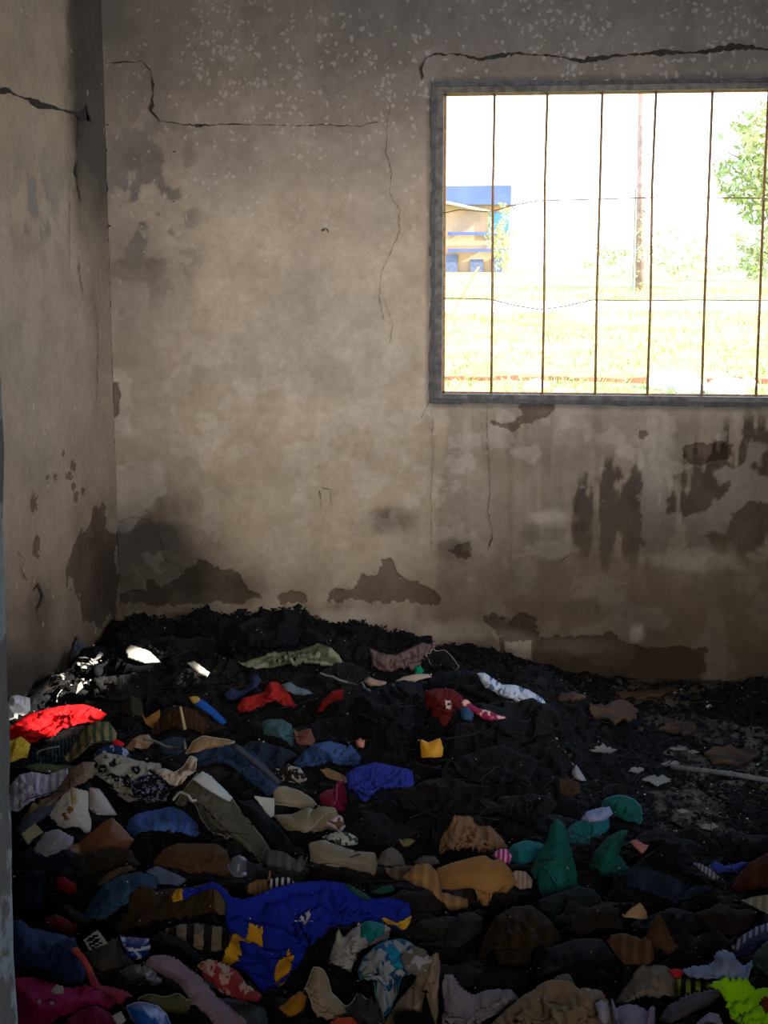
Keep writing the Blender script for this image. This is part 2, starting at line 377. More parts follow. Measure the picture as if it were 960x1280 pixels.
def wall_grid(name, axis, const, a0, a1, z0, z1, st, fields, holes, depth_sign):
    """grid wall facing the room; cells inside holes are left out; peeled patches recessed"""
    A = np.arange(a0, a1+st*.5, st); Z = np.arange(z0, z1+st*.5, st)
    for h in holes:                                   # snap lines to hole edges
        for e in (h[0], h[1]): A[np.argmin(abs(A-e))] = e
        for e in (h[2], h[3]): Z[np.argmin(abs(Z-e))] = e
    a, z = np.meshgrid(A, Z, indexing='ij')
    P = np.stack([a, np.full_like(a, const), z], -1) if axis == 'x' else np.stack([np.full_like(a, const), a, z], -1)
    u, v = project(P)
    C, pe, fl = fields(u, v, a, z)
    rec = sm(-.001, .002, pe)*.005+(fbm(a*6, z*6, 3)-.5)*.008+(fbm(a*30, z*30, 4)-.5)*.002
    k = 1 if axis == 'x' else 0
    P[..., k] += depth_sign*rec
    na, nz = a.shape; idx = np.arange(na*nz).reshape(na, nz)
    ca = (A[:-1]+A[1:])/2; cz = (Z[:-1]+Z[1:])/2; keep = np.ones((na-1, nz-1), bool)
    for h in holes:
        keep &= ~(((ca > h[0]) & (ca < h[1]))[:, None] & ((cz > h[2]) & (cz < h[3]))[None, :])
    Q = np.stack([idx[:-1, :-1], idx[1:, :-1], idx[1:, 1:], idx[:-1, 1:]], -1)[keep]
    if axis == 'y': Q = Q[:, ::-1]
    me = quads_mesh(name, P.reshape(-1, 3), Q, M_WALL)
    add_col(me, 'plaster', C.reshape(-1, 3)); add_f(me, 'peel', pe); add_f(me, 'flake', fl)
    o = link(name, me); tag(o, kind='structure'); return o
def plain_fields(u, v, a, z):
    C = np.zeros(u.shape+(3,)); C[:] = (.36, .31, .255); return C, np.full(u.shape, -1.0), np.full(u.shape, .08)

HB = [(WX0, WX1, WZ0, WZ1)]
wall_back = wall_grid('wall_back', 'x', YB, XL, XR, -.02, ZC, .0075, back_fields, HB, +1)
wall_left = wall_grid('wall_left', 'y', XL, YF, YB, -.02, ZC, .010, left_fields, [], -1)
# solid mass of the back wall behind the plaster (gives the window reveal its depth)
M_MAS = simple('cement_render', (.23, .215, .20), .95, .4, 18, .4)
TH = .17
m = MB(); y0, y1 = YB+.012, YB+TH
def slab(m, x0, x1, yy0, yy1, z0, z1): m.box(((x0+x1)/2, (yy0+yy1)/2, (z0+z1)/2), (x1-x0, yy1-yy0, z1-z0))
slab(m, XL-.15, WX0, y0, y1, -.3, ZC+.1); slab(m, WX1, XR+.15, y0, y1, -.3, ZC+.1)
slab(m, WX0, WX1, y0, y1, -.3, WZ0); slab(m, WX0, WX1, y0, y1, WZ1, ZC+.1)
tag(m.build('wall_back_masonry', M_MAS), kind='structure')
m = MB(); slab(m, XL-.17, XL-.012, YF-.15, YB+.2, -.3, ZC+.1); tag(m.build('wall_left_masonry', M_MAS), kind='structure')

# right wall (outside the picture): added fill-lamp opening and slots cut to aim the sun
M_IN = simple('dull_plaster', (.33, .28, .23), .95, .35, 6, .3)
def sun_back(pt):
    t = (XR-pt[0])/SUN_TO.x; return pt[1]+SUN_TO.y*t, pt[2]+SUN_TO.z*t
def box_wall(name, x0, x1, ya, yb, za, zb, holes, mat):
    ys = sorted({ya, yb, *[h[0] for h in holes], *[h[1] for h in holes]}); zs = sorted({za, zb, *[h[2] for h in holes], *[h[3] for h in holes]})
    m = MB()
    for i in range(len(ys)-1):
        for j in range(len(zs)-1):
            cy, cz = (ys[i]+ys[i+1])/2, (zs[j]+zs[j+1])/2
            if any(h[0] < cy < h[1] and h[2] < cz < h[3] for h in holes): continue
            slab(m, x0, x1, ys[i], ys[i+1], zs[j], zs[j+1])
    return tag(m.build(name, mat), kind='structure')
m = MB(); slab(m, XR+.75, XR+.95, 0.6, 3.15, -.3, 4.0); slab(m, XR+.05, XR+.95, 1.2, 1.3, -.3, 4.0); tag(m.build('sun_blocking_wall', M_IN), kind='structure')  # added unseen wall, keeps the sun off the side opening
m = MB(); slab(m, XR+.05, XR+.75, 1.3, 3.15, 2.70, 2.78); tag(m.build('sun_blocking_roof', M_IN), kind='structure')  # added unseen roof slab, blocks the sun above the side opening
# ceiling and passage behind the camera
m = MB(); slab(m, XL-.2, XR+.2, -3.0, YB+.25, ZC, ZC+.12); tag(m.build('ceiling', simple('sooty_ceiling', (.10, .085, .075), .95, .4, 4, .3)), kind='structure')
m = MB(); slab(m, -1.5, -1.35, -3.0, YF-.15, -.3, ZC); slab(m, 1.5, 1.65, -3.0, YF-.15, -.3, ZC); slab(m, -1.5, 1.65, -3.1, -3.0, -.3, ZC)
tag(m.build('wall_passage', M_IN), kind='structure')

# front wall with the doorway one looks through; its left jamb leans and has lost paint at the edge
def jamb_material():
    m, nt, b = mat_new('jamb_paint', .8); L = nt.links.new; tc = nt.nodes.new('ShaderNodeTexCoord').outputs['Object']
    n = noise_at(nt, tc, 9, 5, .6); base = mixc(nt, ramp(nt, n, .47, .50), (.34, .32, .31), (.66, .76, .82))
    base = mixc(nt, ramp(nt, noise_at(nt, tc, 60, 4), .3, .75), mixc(nt, 1., base, (.72, .72, .72), 'MULTIPLY'), base)
    L(base, b.inputs['Base Color']); bump(nt, b, n, .5, .006); return m
M_JAMB = jamb_material()
zs = np.linspace(-.05, ZC, 90); pts = []
pv = np.array([400, 560, 750, 900, 1080, 1275, 1500]); pu = np.array([-1, 5, 13, 16, 20.5, 25, 28])
vs_ = np.linspace(-900, 2600, 400); us_ = np.interp(vs_, pv, pu); us_ = np.where(vs_ < 400, -1-(400-vs_)*.03, us_); us_ = np.where(vs_ > 1500, 28+(vs_-1500)*.02, us_)
Pj = on_y(us_, vs_, YF); o_ = np.argsort(Pj[:, 2]); xe = np.interp(zs, Pj[o_, 2], Pj[o_, 0])
xe = xe+(fbm(zs*14, zs*0, 77)-.5)*.008
V = []; Fq = []
prof = [(-1.6, YF), (-.012, YF), (0, YF-.008), (0, YF-.06), (0, YF-.11), (-.008, YF-.15), (-1.6, YF-.15)]
for i, z in enumerate(zs):
    for (dx, y) in prof: V.append((max(xe[i]+dx, XL-.1) + (fbm(np.array([z*9]), np.array([y*40]), 5)[0]-.5)*.004, y, z))
k = len(prof)
for i in range(len(zs)-1):
    for j in range(k-1): Fq.append((i*k+j, i*k+j+1, (i+1)*k+j+1, (i+1)*k+j))
tag(link('wall_front', mesh('wall_front', V, Fq, M_JAMB, True)), kind='structure')
m = MB(); slab(m, 1.2, XR+.1, YF-.15, YF, -.3, ZC); slab(m, -.7, 1.2, YF-.15, YF, 2.35, ZC); tag(m.build('wall_front_right', M_IN), kind='structure')

# concrete floor, soot-stained
def floor_material():
    m, nt, b = mat_new('sooty_concrete', .95); L = nt.links.new; tc = nt.nodes.new('ShaderNodeTexCoord').outputs['Object']
    n = noise_at(nt, tc, 5, 6, .65); base = mixc(nt, ramp(nt, n, .42, .62), (.025, .021, .018), (.21, .155, .105))
    base = mixc(nt, ramp(nt, noise_at(nt, tc, 45, 5, .7), .35, .7), (.05, .042, .034), base)
    L(base, b.inputs['Base Color']); bump(nt, b, n, .6, .01); return m
g = 60; X = np.linspace(XL-.1, XR+.1, g); Yv = np.linspace(-3, YB+.1, g); x, y = np.meshgrid(X, Yv, indexing='ij')
P = np.stack([x, y, (fbm(x*4, y*4, 8)-.5)*.008], -1); idx = np.arange(g*g).reshape(g, g)
Q = np.stack([idx[:-1, :-1], idx[1:, :-1], idx[1:, 1:], idx[:-1, 1:]], -1).reshape(-1, 4)
tag(link('floor', quads_mesh('floor', P.reshape(-1, 3), Q, floor_material())), kind='structure')

# cracks: thin jagged dark fissures, parts of their wall
M_CRACK = simple('crack_shadow_dust', (.05, .04, .032), 1.0, .4, 60, 0)
def crack(parent, ctrl, w, plane, const, off, jag=2.2, blobs=()):
    pts = []
    for i in range(len(ctrl)-1):
        a, b = np.array(ctrl[i], float), np.array(ctrl[i+1], float); n = max(2, int(np.linalg.norm(b-a)/4))
        for k in range(n): pts.append(a+(b-a)*k/n)
    pts.append(np.array(ctrl[-1], float)); pts = np.array(pts)
    pts += (RNG.random(pts.shape)-.5)*jag
    W = w*.6*(.25+1.2*RNG.random(len(pts))**1.5)
    for (cu, cv, r, s) in blobs: W += .8*s*np.exp(-((pts[:, 0]-cu)**2+(pts[:, 1]-cv)**2)/(r*r))*(.6+.7*RNG.random(len(pts)))
    W[0] = W[-1] = .15
    t = np.gradient(pts, axis=0); t /= np.linalg.norm(t, axis=1)[:, None]+1e-9; nrm = np.stack([-t[:, 1], t[:, 0]], 1)
    A = pts+nrm*W[:, None]*(.4+.3*RNG.random((len(pts), 1))); B = pts-nrm*W[:, None]*(.4+.3*RNG.random((len(pts), 1)))
    f = on_y if plane == 'y' else on_x
    VA = f(A[:, 0], A[:, 1], const); VB = f(B[:, 0], B[:, 1], const); n = len(pts); k = 1 if plane == 'y' else 0
    VA[:, k] += off; VB[:, k] += off
    V = np.concatenate([VA, VB]); Q = [(i, i+1, n+i+1, n+i) for i in range(n-1)]
    if plane == 'x': Q = [q[::-1] for q in Q]
    return link('crack', mesh('crack', V, Q, M_CRACK), parent)
cb = lambda c, w, **k: crack(wall_back, c, w, 'y', YB-.001, -.0045, **k)
cl = lambda c, w, **k: crack(wall_left, c, w, 'x', XL+.001, .0045, **k)
cb([(132, 79), (150, 78), (180, 77), (190, 90), (192, 115), (190, 140), (200, 152), (225, 155), (250, 157), (300, 155), (350, 157), (400, 156), (450, 158), (475, 152)], 1.5,
   blobs=((190, 135, 8, 5), (191, 106, 6, 3), (250, 158, 8, 4), (290, 156, 5, 2.5), (150, 79, 10, 1.5)))
cb([(528, 100), (527, 85), (533, 72), (545, 68), (575, 68), (600, 75), (640, 67), (690, 70), (730, 76), (770, 70), (820, 66), (870, 66), (920, 58), (965, 62)], 3.4,
   blobs=((620, 72, 18, 5), (740, 74, 25, 6), (830, 66, 22, 7), (910, 60, 30, 8), (528, 88, 8, 2)))
cb([(492, 120), (484, 150), (483, 190), (490, 215), (487, 240), (499, 262), (500, 290), (490, 310), (478, 340), (474, 370), (480, 400)], .9)
cb([(480, 375), (490, 400), (488, 430)], .8)
cb([(536, 500), (532, 512), (526, 524)], 1.2); cb([(540, 510), (541, 545), (539, 620), (540, 690)], .7)
cb([(608, 505), (610, 560), (613, 600), (610, 640), (616, 665), (611, 685)], 1.0, blobs=((613, 680, 5, 3),))
cb([(148, 652), (170, 645), (188, 650), (200, 672), (208, 700), (222, 706), (240, 726), (262, 735)], 1.3)
cb([(358, 762), (352, 775), (358, 786), (350, 796), (362, 800)], 1.8); cb([(400, 612), (402, 636)], 1.5); cb([(415, 630), (413, 612), (402, 608)], .9)
cb([(622, 775), (635, 770), (640, 783), (655, 785), (653, 772)], 1.8); cb([(700, 700), (712, 692), (690, 712)], .8)
cb([(133, 180), (134, 260), (137, 350), (139, 430), (142, 520), (143, 600), (147, 690), (150, 760)], 2.6, jag=1.8, blobs=((147, 680, 22, 5), (142, 540, 30, 1.5)))
cb([(195, 785), (230, 775), (262, 786), (300, 778), (330, 790)], 1.4)
for (a, b) in ((217, 251), (218, 189), (135, 155), (137, 282), (404, 287), (246, 158)): cb([(a-2, b), (a, b+1), (a+2, b)], 3.0, jag=.6)
cb([(404, 284), (408, 286), (410, 291)], 1.6)
cl([(-4, 112), (8, 114), (20, 120), (36, 124), (48, 130), (62, 134), (80, 139), (96, 142), (108, 146), (114, 154)], 3.0,
   blobs=((5, 114, 7, 9), (44, 127, 9, 9), (58, 134, 8, 9), (102, 146, 9, 14), (80, 139, 8, 2)))
cl([(108, 128), (106, 140), (110, 152)], 6.0); cl([(97, 150), (96, 180), (94, 215), (96, 235), (100, 255)], 1.5, blobs=((94, 215, 10, 2),))
cl([(97, 320), (99, 350), (104, 370)], 1.1); cl([(86, 230), (85, 290), (87, 340)], .7); cl([(118, 380), (122, 420), (120, 500)], .9)
cl([(40, 740), (46, 728), (52, 745), (45, 760), (50, 782)], 3.0); cl([(20, 690), (30, 700), (24, 712), (34, 725)], 2.0)

# ------------------------------------------------------------------ the barred window
M_STEEL = simple('rusty_grey_steel', (.17, .15, .135), .6, .5, 30, .3, metal=.4)
M_BAR = simple('rusted_bar', (.50, .26, .11), .7, .45, 40, .3, metal=.3)
M_MORT = simple('window_mortar', (.12, .11, .105), .95, .4, 40, .6)
window = empty('window_1', ((WX0+WX1)/2, YB, WZ0)); tag(window, kind='structure')
m = MB(); t = .028
slab(m, WX0, WX0+t, YB+.01, YB+.05, WZ0, WZ1); slab(m, WX1-t, WX1, YB+.01, YB+.05, WZ0, WZ1)
slab(m, WX0+t, WX1-t, YB+.01, YB+.05, WZ0, WZ0+t*.7); slab(m, WX0+t, WX1-t, YB+.01, YB+.05, WZ1-t*.8, WZ1)
m.build('window_frame', M_STEEL, window)
m = MB(); r = .010
for (x0, x1, z0, z1) in ((WX0+t, WX0+t+.008, WZ0+.02, WZ1-.02), (WX1-t-.008, WX1-t, WZ0+.02, WZ1-.02)): slab(m, x0, x1, YB+.05, YB+.075, z0, z1)
slab(m, WX0+t, WX1-t, YB+.05, YB+.075, WZ1-t*.8-.006, WZ1-t*.8); slab(m, WX0+t, WX1-t, YB+.05, YB+.075, WZ0+t*.7, WZ0+t*.7+.006)
m.build('inner_frame', M_BAR, window)
xs_ = [-.268, -.072, .130, .327, .531, .733, .935]
for i, x in enumerate(xs_):
    b1 = random.uniform(-.004, .004)
    MB().tube([(x+.002, YB+.04, WZ0+.01), (x-b1, YB+.04, WZ0+.4), (x+b1, YB+.041, WZ0+.8), (x+.001, YB+.04, WZ1-.01)], .0052, 8).build('window_bar', M_BAR, window, True)
def wire(pts, r=.0022):
    P = [on_y(u, v, YB+.047) for (u, v) in pts]; MB().tube(P, r, 6).build('cross_wire', M_BAR, window, True)
wire([(546, 268), (575, 262), (612, 265), (640, 257), (672, 251), (745, 249), (815, 247), (885, 247), (960, 248), (1040, 247)])
wire([(546, 373), (575, 373), (612, 374), (645, 382), (675, 387), (705, 383), (740, 375), (805, 376), (870, 375), (960, 376), (1040, 376)])
MB().tube([on_y(u, v, YB+.047) for (u, v) in ((548, 120), (549, 175), (546, 180), (547, 250), (551, 262), (546, 275), (545, 360), (542, 368), (544, 380), (543, 490))], .004, 6).build('hinge_rod', M_BAR, window, True)
for (u, v) in ((546, 183), (546, 272), (542, 370), (541, 452)):
    p = on_y(u, v, YB+.02); MB().box(p, (.012, .03, .03)).build('hinge', M_STEEL, window)
# rough mortar bed round the frame
m = MB(); w = .015
for (x0, x1, z0, z1) in ((WX0-w, WX0, WZ0-w, WZ1+w), (WX1, WX1+w, WZ0-w, WZ1+w), (WX0, WX1, WZ1, WZ1+w), (WX0, WX1, WZ0-w, WZ0)):
    n = 30
    for k in range(n):
        f0, f1 = k/n, (k+1)/n; j = random.uniform(-.004, .004)
        if x1-x0 > z1-z0: slab(m, x0+(x1-x0)*f0, x0+(x1-x0)*f1, YB-.004+j*.4, YB+.02, z0-(j if z0 < 1.5 else 0), z1+(j if z0 > 1.5 else 0))
        else: slab(m, x0+(j if x0 < 0 else 0), x1, YB-.004+j*.4, YB+.02, z0+(z1-z0)*f0, z0+(z1-z0)*f1)
m.build('mortar_surround', M_MORT, window)
m = MB(); slab(m, WX0-.01, WX1+.02, YB-.012, YB+.03, WZ0-.012, WZ0+.002); m.build('window_sill', M_MORT, window)

# ------------------------------------------------------------------ outside
def gz(y): return np.interp(y, [5.8, 8, 12, 16, 20, 25, 50, 100, 200], [.2, .35, .50, .70, .92, 1.14, 1.33, 1.50, 1.56])
def ground_material():
    m, nt, b = mat_new('dry_grass_ground', 1.0); L = nt.links.new; tc = nt.nodes.new('ShaderNodeTexCoord').outputs['Object']
    base = mixc(nt, ramp(nt, noise_at(nt, tc, .9, 6, .7), .42, .60), (.36, .33, .12), (.18, .26, .06))
    base = mixc(nt, ramp(nt, noise_at(nt, tc, 3.2, 4, .7), .55, .72), base, (.42, .36, .22))
    L(base, b.inputs['Base Color']); return m
Xg = np.linspace(-60, 80, 180); Yg = np.concatenate([np.linspace(5.8, 30, 130), np.linspace(31, 200, 70)]); x, y = np.meshgrid(Xg, Yg, indexing='ij')
z = gz(y)+(fbm(x*.8, y*.8, 31)-.5)*.10*np.clip((y-5)/10, 0, 1)
idx = np.arange(x.size).reshape(x.shape); Q = np.stack([idx[:-1, :-1], idx[1:, :-1], idx[1:, 1:], idx[:-1, 1:]], -1).reshape(-1, 4)
tag(link('ground', quads_mesh('ground', np.stack([x, y, z], -1).reshape(-1, 3), Q, ground_material())), kind='structure')
Xp = np.linspace(-40, 60, 160); Yp = np.linspace(20.3, 22.4, 8); x, y = np.meshgrid(Xp, Yp, indexing='ij'); y = y+np.sin(x*.4)*.1
z = gz(y)+.05-.30*(abs(np.arange(8)-3.5)>3)[None, :]; idx = np.arange(x.size).reshape(x.shape); Q = np.stack([idx[:-1, :-1], idx[1:, :-1], idx[1:, 1:], idx[:-1, 1:]], -1).reshape(-1, 4)
tag(link('dirt_path', quads_mesh('dirt_path', np.stack([x, y, z], -1).reshape(-1, 3), Q, simple('pale_dirt', (.70, .66, .55), 1, .2, 3, 0))), kind='structure')
# grass blades
V = []; T = []
n = 26000; gy = RNG.uniform(9.5, 26, n); gx = RNG.uniform(-.16, .36, n)*gy; keep = fbm(gx*.8, gy*.8, 44) > .43; gx, gy = gx[keep], gy[keep]; n = len(gx)
h = RNG.uniform(.03, .10, n); a = RNG.uniform(0, 6.28, n); w = h*.12; b0 = gz(gy)+(fbm(gx*.8, gy*.8, 31)-.5)*.1-.01
V = np.stack([np.stack([gx-np.cos(a)*w, gy-np.sin(a)*w, b0], 1), np.stack([gx+np.cos(a)*w, gy+np.sin(a)*w, b0], 1), np.stack([gx+RNG.normal(0, .05, n), gy+RNG.normal(0, .05, n), b0+h], 1)], 1).reshape(-1, 3)
go = link('grass', quads_mesh('grass', V, np.arange(3*n).reshape(-1, 3), simple('grass_blade', (.28, .34, .10), .9, .4, 2, 0, col2=(.50, .46, .20)), False))
tag(go, 'dry yellow green grass on the sloping ground outside the window', 'grass', kind='stuff')
# white stones by the kerb
M_STONE = simple('pale_stone', (.75, .72, .66), .95, .3, 6, .3)
def stone(u, v, d, r, label):
    p = on_y(u, v, d); p[2] = gz(d); me = bpy.data.meshes.new('stone')
    import bmesh
    bm = bmesh.new(); bmesh.ops.create_icosphere(bm, subdivisions=2, radius=r)
    for q in bm.verts:
        k = 1+.5*(fbm(np.array([q.co.x/r*1.3+u]), np.array([q.co.y/r*1.3+q.co.z/r*.8]), 3, 2)[0]-.5); q.co = Vector((q.co.x*k*1.15, q.co.y*k, q.co.z*k*.7))
    bm.to_mesh(me); bm.free(); me.materials.append(M_STONE); o = link('stone', me); o.location = (p[0], p[1], p[2]+r*.25)
    return tag(o, label, 'stone', 'pale stones outside the window')
stone(672, 455, 12.6, .10, 'small pale stone on the grass between the second and third window bars')
stone(700, 462, 12.2, .07, 'smallest pale stone just right of the third window bar, on the grass')
stone(838, 462, 12.8, .17, 'pale boulder on the grass near the foot of the fifth window bar')
stone(866, 470, 12.5, .14, 'pale boulder against the sixth window bar, right of the larger one')
stone(906, 474, 12.4, .16, 'rounded pale boulder between the sixth and seventh window bars')
stone(935, 468, 12.9, .09, 'little pale stone at the far right of the boulders outside')
kerb = empty('brick_kerb', (0, 13.2, gz(13.2))); tag(kerb, 'low row of reddish bricks edging the grass outside', 'kerb')
M_BRICK = simple('red_brick', (.42, .16, .09), .95, .3, 12, .3); bme = None
for k in range(16):
    x = -.95+k*.235
    o = link('brick', MB().box((0, 0, 0), (.21, .10, .07)).build('tmp', M_BRICK).data if bme is None else bme, kerb, True)
    if bme is None:
        bme = o.data; bpy.data.objects.remove(bpy.data.objects['tmp'])
    o.location = (x, random.uniform(-.04, .04), random.uniform(.0, .02)); o.rotation_euler = (0, random.uniform(-.08, .08), random.uniform(-.12, .12))
# utility pole, leaning stake
p0 = on_y(800, 368, 25.0); p0[2] = gz(25)-.1; p1 = on_y(803, 100, 25.0)
pole = empty('utility_pole', p0); tag(pole, 'tall weathered wooden utility pole standing in the field outside', 'pole')
MB().tube([p0, p0*.5+p1*.5, p1, p1+(p1-p0)*.25], [.085, .08, .07, .065], 10).build('pole_shaft', simple('weathered_wood', (.42, .27, .22), .95, .4, 8, .3), pole, True)
p2 = on_y(795, 236, 24.8); p3 = p2.copy(); p3[2] = gz(24.8)
tag(MB().tube([p3, p2], .02, 6).build('fence_stake', simple('grey_post', (.25, .28, .2), .9)), 'thin stake standing close against the left of the utility pole', 'stake')
a = on_y(560, 372, 19.0); a[2] = gz(19.0)-.02; b = on_y(598, 334, 20.5)
tag(MB().tube([a, b], .018, 6).build('leaning_stick', simple('stick_wood', (.33, .16, .07), .9)), 'thin brown stick leaning over the grass in front of the far house', 'stick')
# far house
D = 50.0; g0 = float(gz(D)); xr = on_y(637, 300, D)[0]; ztop = on_y(600, 232, D)[2]; zmid = on_y(600, 256, D)[2]
house = empty('house', (xr-3, D, g0)); tag(house, 'far house with blue fascia and orange brick front, at left of the window', 'house')
M_OR = simple('orange_wall', (.60, .36, .20), .95, .3, 1.2, 0, col2=(.40, .26, .18)); M_BL = simple('blue_fascia', (.12, .15, .34), .8, .2, 1, 0)
m = MB(); slab(m, xr-6, xr, D+.3, D+5, g0-.3, ztop-.05); m.build('wall', M_OR, house)
m = MB(); slab(m, xr-6.2, xr+.03, D-.1, D+5.2, zmid, ztop); m.build('fascia', M_BL, house)
m = MB()
for (u0, u1, v0, v1) in ((612, 636, 265, 290),):
    a = on_y(u0, v1, D+.27); b = on_y(u1, v0, D+.27); slab(m, a[0], b[0], D+.2, D+.3, a[2], b[2])
m.build('window_pane', simple('far_pane', (.10, .25, .42), .3), house)
for (u0, u1, v0, v1) in ((556, 572, 318, 345), (588, 604, 324, 344), (615, 628, 322, 344)):
    a = on_y(u0, v1, D+.2); b = on_y(u1, v0, D+.2); m = MB(); slab(m, a[0], b[0], D+.1, D+.31, g0-.05, b[2]); m.build('door', simple('far_door', (.16, .17, .25), .8), house)
for v in (292, 313):
    a = on_y(560, v, D+.1); m = MB(); slab(m, a[0], xr, D-.02, D+.15, a[2]-.05, a[2]+.05); m.build('rail', M_BL, house)
a = on_y(553, 252, D-.3); b = on_y(612, 265, D-.3); MB().tube([a, b], .05, 6).build('brace', simple('light_board', (.6, .5, .4), .8), house)
# trees and shrubs
def foliage(cx, cy, cz, rx, rz, n, size, seed, holes=.0):
    r = np.random.default_rng(seed); d = r.normal(0, 1, (n, 3)); d /= np.linalg.norm(d, axis=1)[:, None]; q = r.random(n)**.45
    P = np.stack([cx+d[:, 0]*q*rx, cy+d[:, 1]*q*rx, cz+d[:, 2]*q*rz], 1)
    k = fbm(P[:, 0]/rx*3+seed, P[:, 2]/rz*3, seed, 2) > (.40+holes); P = P[k]; n = len(P)
    A = r.normal(0, 1, (n, 3)); A /= np.linalg.norm(A, axis=1)[:, None]; B = np.cross(A, r.normal(0, 1, (n, 3))); B /= np.linalg.norm(B, axis=1)[:, None]
    s = size*r.uniform(.5, 1.2, (n, 1))
    return np.stack([P-A*s, P-B*s*.4, P+A*s, P+B*s*.4], 1).reshape(-1, 3)
M_LEAF = simple('leaf_green', (.26, .34, .14), .8, .4, 1.5, 0, col2=(.42, .40, .16)); M_TRUNK = simple('tree_bark', (.16, .11, .08), .95, .3, 6, .3)
M_LEAF2 = simple('shrub_green', (.34, .40, .18), .85, .4, 1.0, 0, col2=(.50, .46, .26))
def tree(u, vb, vt, d, rx, n, size, seed, label, name='tree', trunk=True, cat='tree', mt=None, low=.45, holes=.03):
    b = on_y(u, vb, d); b[2] = gz(d)-.05; t = on_y(u, vt, d); H = t[2]-b[2]
    e = empty(name, b); tag(e, label, cat, 'trees and shrubs outside the window')
    cz = b[2]+H*(.5+low/2); rz = H*(1-low)/2
    if trunk:
        m = MB(); m.tube([b, b+np.array([.05, 0, H*.3]), b+np.array([-.05, 0, H*.6]), b+np.array([0, 0, H*.85])], [.14, .11, .08, .02], 8)
        for k in range(7):
            q = random.uniform(0, 6.28); s = b+np.array([0, 0, H*random.uniform(.35, .6)]); m.tube([s, s+np.array([math.cos(q)*rx*.4, math.sin(q)*rx*.4, H*.12]), s+np.array([math.cos(q)*rx*.8, math.sin(q)*rx*.8, H*.2])], [.05, .03, .01], 5)
        m.build('trunk', M_TRUNK, e, True)
    V = foliage(b[0], b[1], cz, rx, rz, n, size, seed, holes); o = link('foliage', quads_mesh('foliage', V, np.arange(len(V)).reshape(-1, 4), mt or M_LEAF, False), e); o['kind'] = 'stuff'
tree(985, 345, 118, 28, 1.45, 5200, .10, 11, 'leafy tree rising at the right edge of the window', low=.30)
tree(955, 345, 262, 34, .8, 1500, .10, 12, 'round yellow green bush at the foot of the tree at right', 'bush', False, 'bush', M_LEAF2, 0)
tree(845, 338, 286, 38, 1.1, 900, .09, 13, 'loose low bush in the field just right of the utility pole', 'bush', False, 'bush', M_LEAF2, 0, .06)
tree(888, 338, 310, 45, 1.5, 900, .09, 16, 'low flat bush on the horizon below the tree', 'bush', False, 'bush', M_LEAF2, 0, .05)
tree(768, 338, 300, 40, 1.0, 700, .09, 14, 'sparse low bush in the field just left of the utility pole', 'bush', False, 'bush', M_LEAF2, 0, .07)
tree(625, 346, 250, 47, .5, 500, .10, 15, 'tall thin shrub growing against the far house corner', 'bush', False, 'bush', M_LEAF2, 0, .05)
tree(801, 372, 258, 24.9, .13, 160, .05, 17, 'green creeper climbing the utility pole', 'climbing_plant', False, 'plant', M_LEAF2, 0, 0)
# ------------------------------------------------------------------ the burnt heap
CELL = .012; HX0, HX1, HY0, HY1 = XL+.004, XR-.01, 1.55, YB-.006
GX = np.arange(HX0, HX1, CELL); GY = np.arange(HY0, HY1, CELL); hx, hy = np.meshgrid(GX, GY, indexing='ij'); NX, NY = hx.shape
def base_heap(x, y):
    sg = lambda q: 1/(1+np.exp(-q))
    left = sg((-.02-x)/.13)*sg((5.75-y)/.12); front = sg((3.55-y+.15*np.sin(x*3))/.14)
    f = np.maximum(left, front)
    n1 = fbm(x*2.6, y*2.6, 201, 3)-.5; n2 = fbm(x*8, y*8, 207, 3)-.5; n3 = fbm(x*24, y*24, 211, 3)-.5
    h = -.012+f*(.17+.05*sg((3.2-y)/.3))+f*(n1*.16+n2*.09)+n3*(.022+.03*f)
    h += .13*np.exp(-(((x+.03)/.26)**2+((y-4.75)/.33)**2)**1.3)*(.8+.5*fbm(x*9, y*9, 5, 3))
    h += .085*np.exp(-(((x+1.05)/.50)**2+((y-5.45)/.14)**2))+.05*np.exp(-(((x+.95)/.3)**2+((y-5.0)/.3)**2))
    h += .10*np.exp(-(((x-.80)/.24)**2+((y-5.25)/.20)**2)**1.5)*(.5+fbm(x*16, y*16, 6, 3))     # small heap by the wall, right
    h += (1-f)*(n1*.03+.045*(fbm(x*5, y*5, 219, 4)-.52)+.018*sg((4.9-y)/.25))
    return h
Hlow = np.full(hx.shape, 9.0); Hs = base_heap(hx, hy); Hc = np.maximum(Hs, 0.002)
def cellix(x, y): return np.clip(((x-HX0)/CELL).astype(int), 0, NX-1), np.clip(((y-HY0)/CELL).astype(int), 0, NY-1)
def sampleH(H, x, y):
    fx = np.clip((x-HX0)/CELL, 0, NX-1.001); fy = np.clip((y-HY0)/CELL, 0, NY-1.001)
    i = fx.astype(int); j = fy.astype(int); a = fx-i; b = fy-j
    return (H[i, j]*(1-a)+H[i+1, j]*a)*(1-b)+(H[i, j+1]*(1-a)+H[i+1, j+1]*a)*b
def march(u, v, H=None):
    H = Hc if H is None else H; r = ray(u, v); t = np.arange(1.6, 8, .01)
    P = np.array([0, 0, EYE])+r*t[:, None]; h = sampleH(H, P[:, 0], P[:, 1]); k = np.argmax(P[:, 2] <= h)
    return P[k] if P[k][2] <= h[k] else P[-1]
def hit(u, v):          # averaged over a small neighbourhood, so a spike does not catch it
    q = np.array([march(u+a, v+b) for a, b in ((0, 0), (-7, 0), (7, 0), (0, -5), (0, 5))]); d = q[:, 1]; return q[np.argsort(d)[2]]
def grow(H, x, y, z, rad=1):
    i, j = cellix(x, y)
    for a in range(-rad, rad+1):
        for b in range(-rad, rad+1): np.maximum.at(H, (np.clip(i+a, 0, NX-1), np.clip(j+b, 0, NY-1)), z)
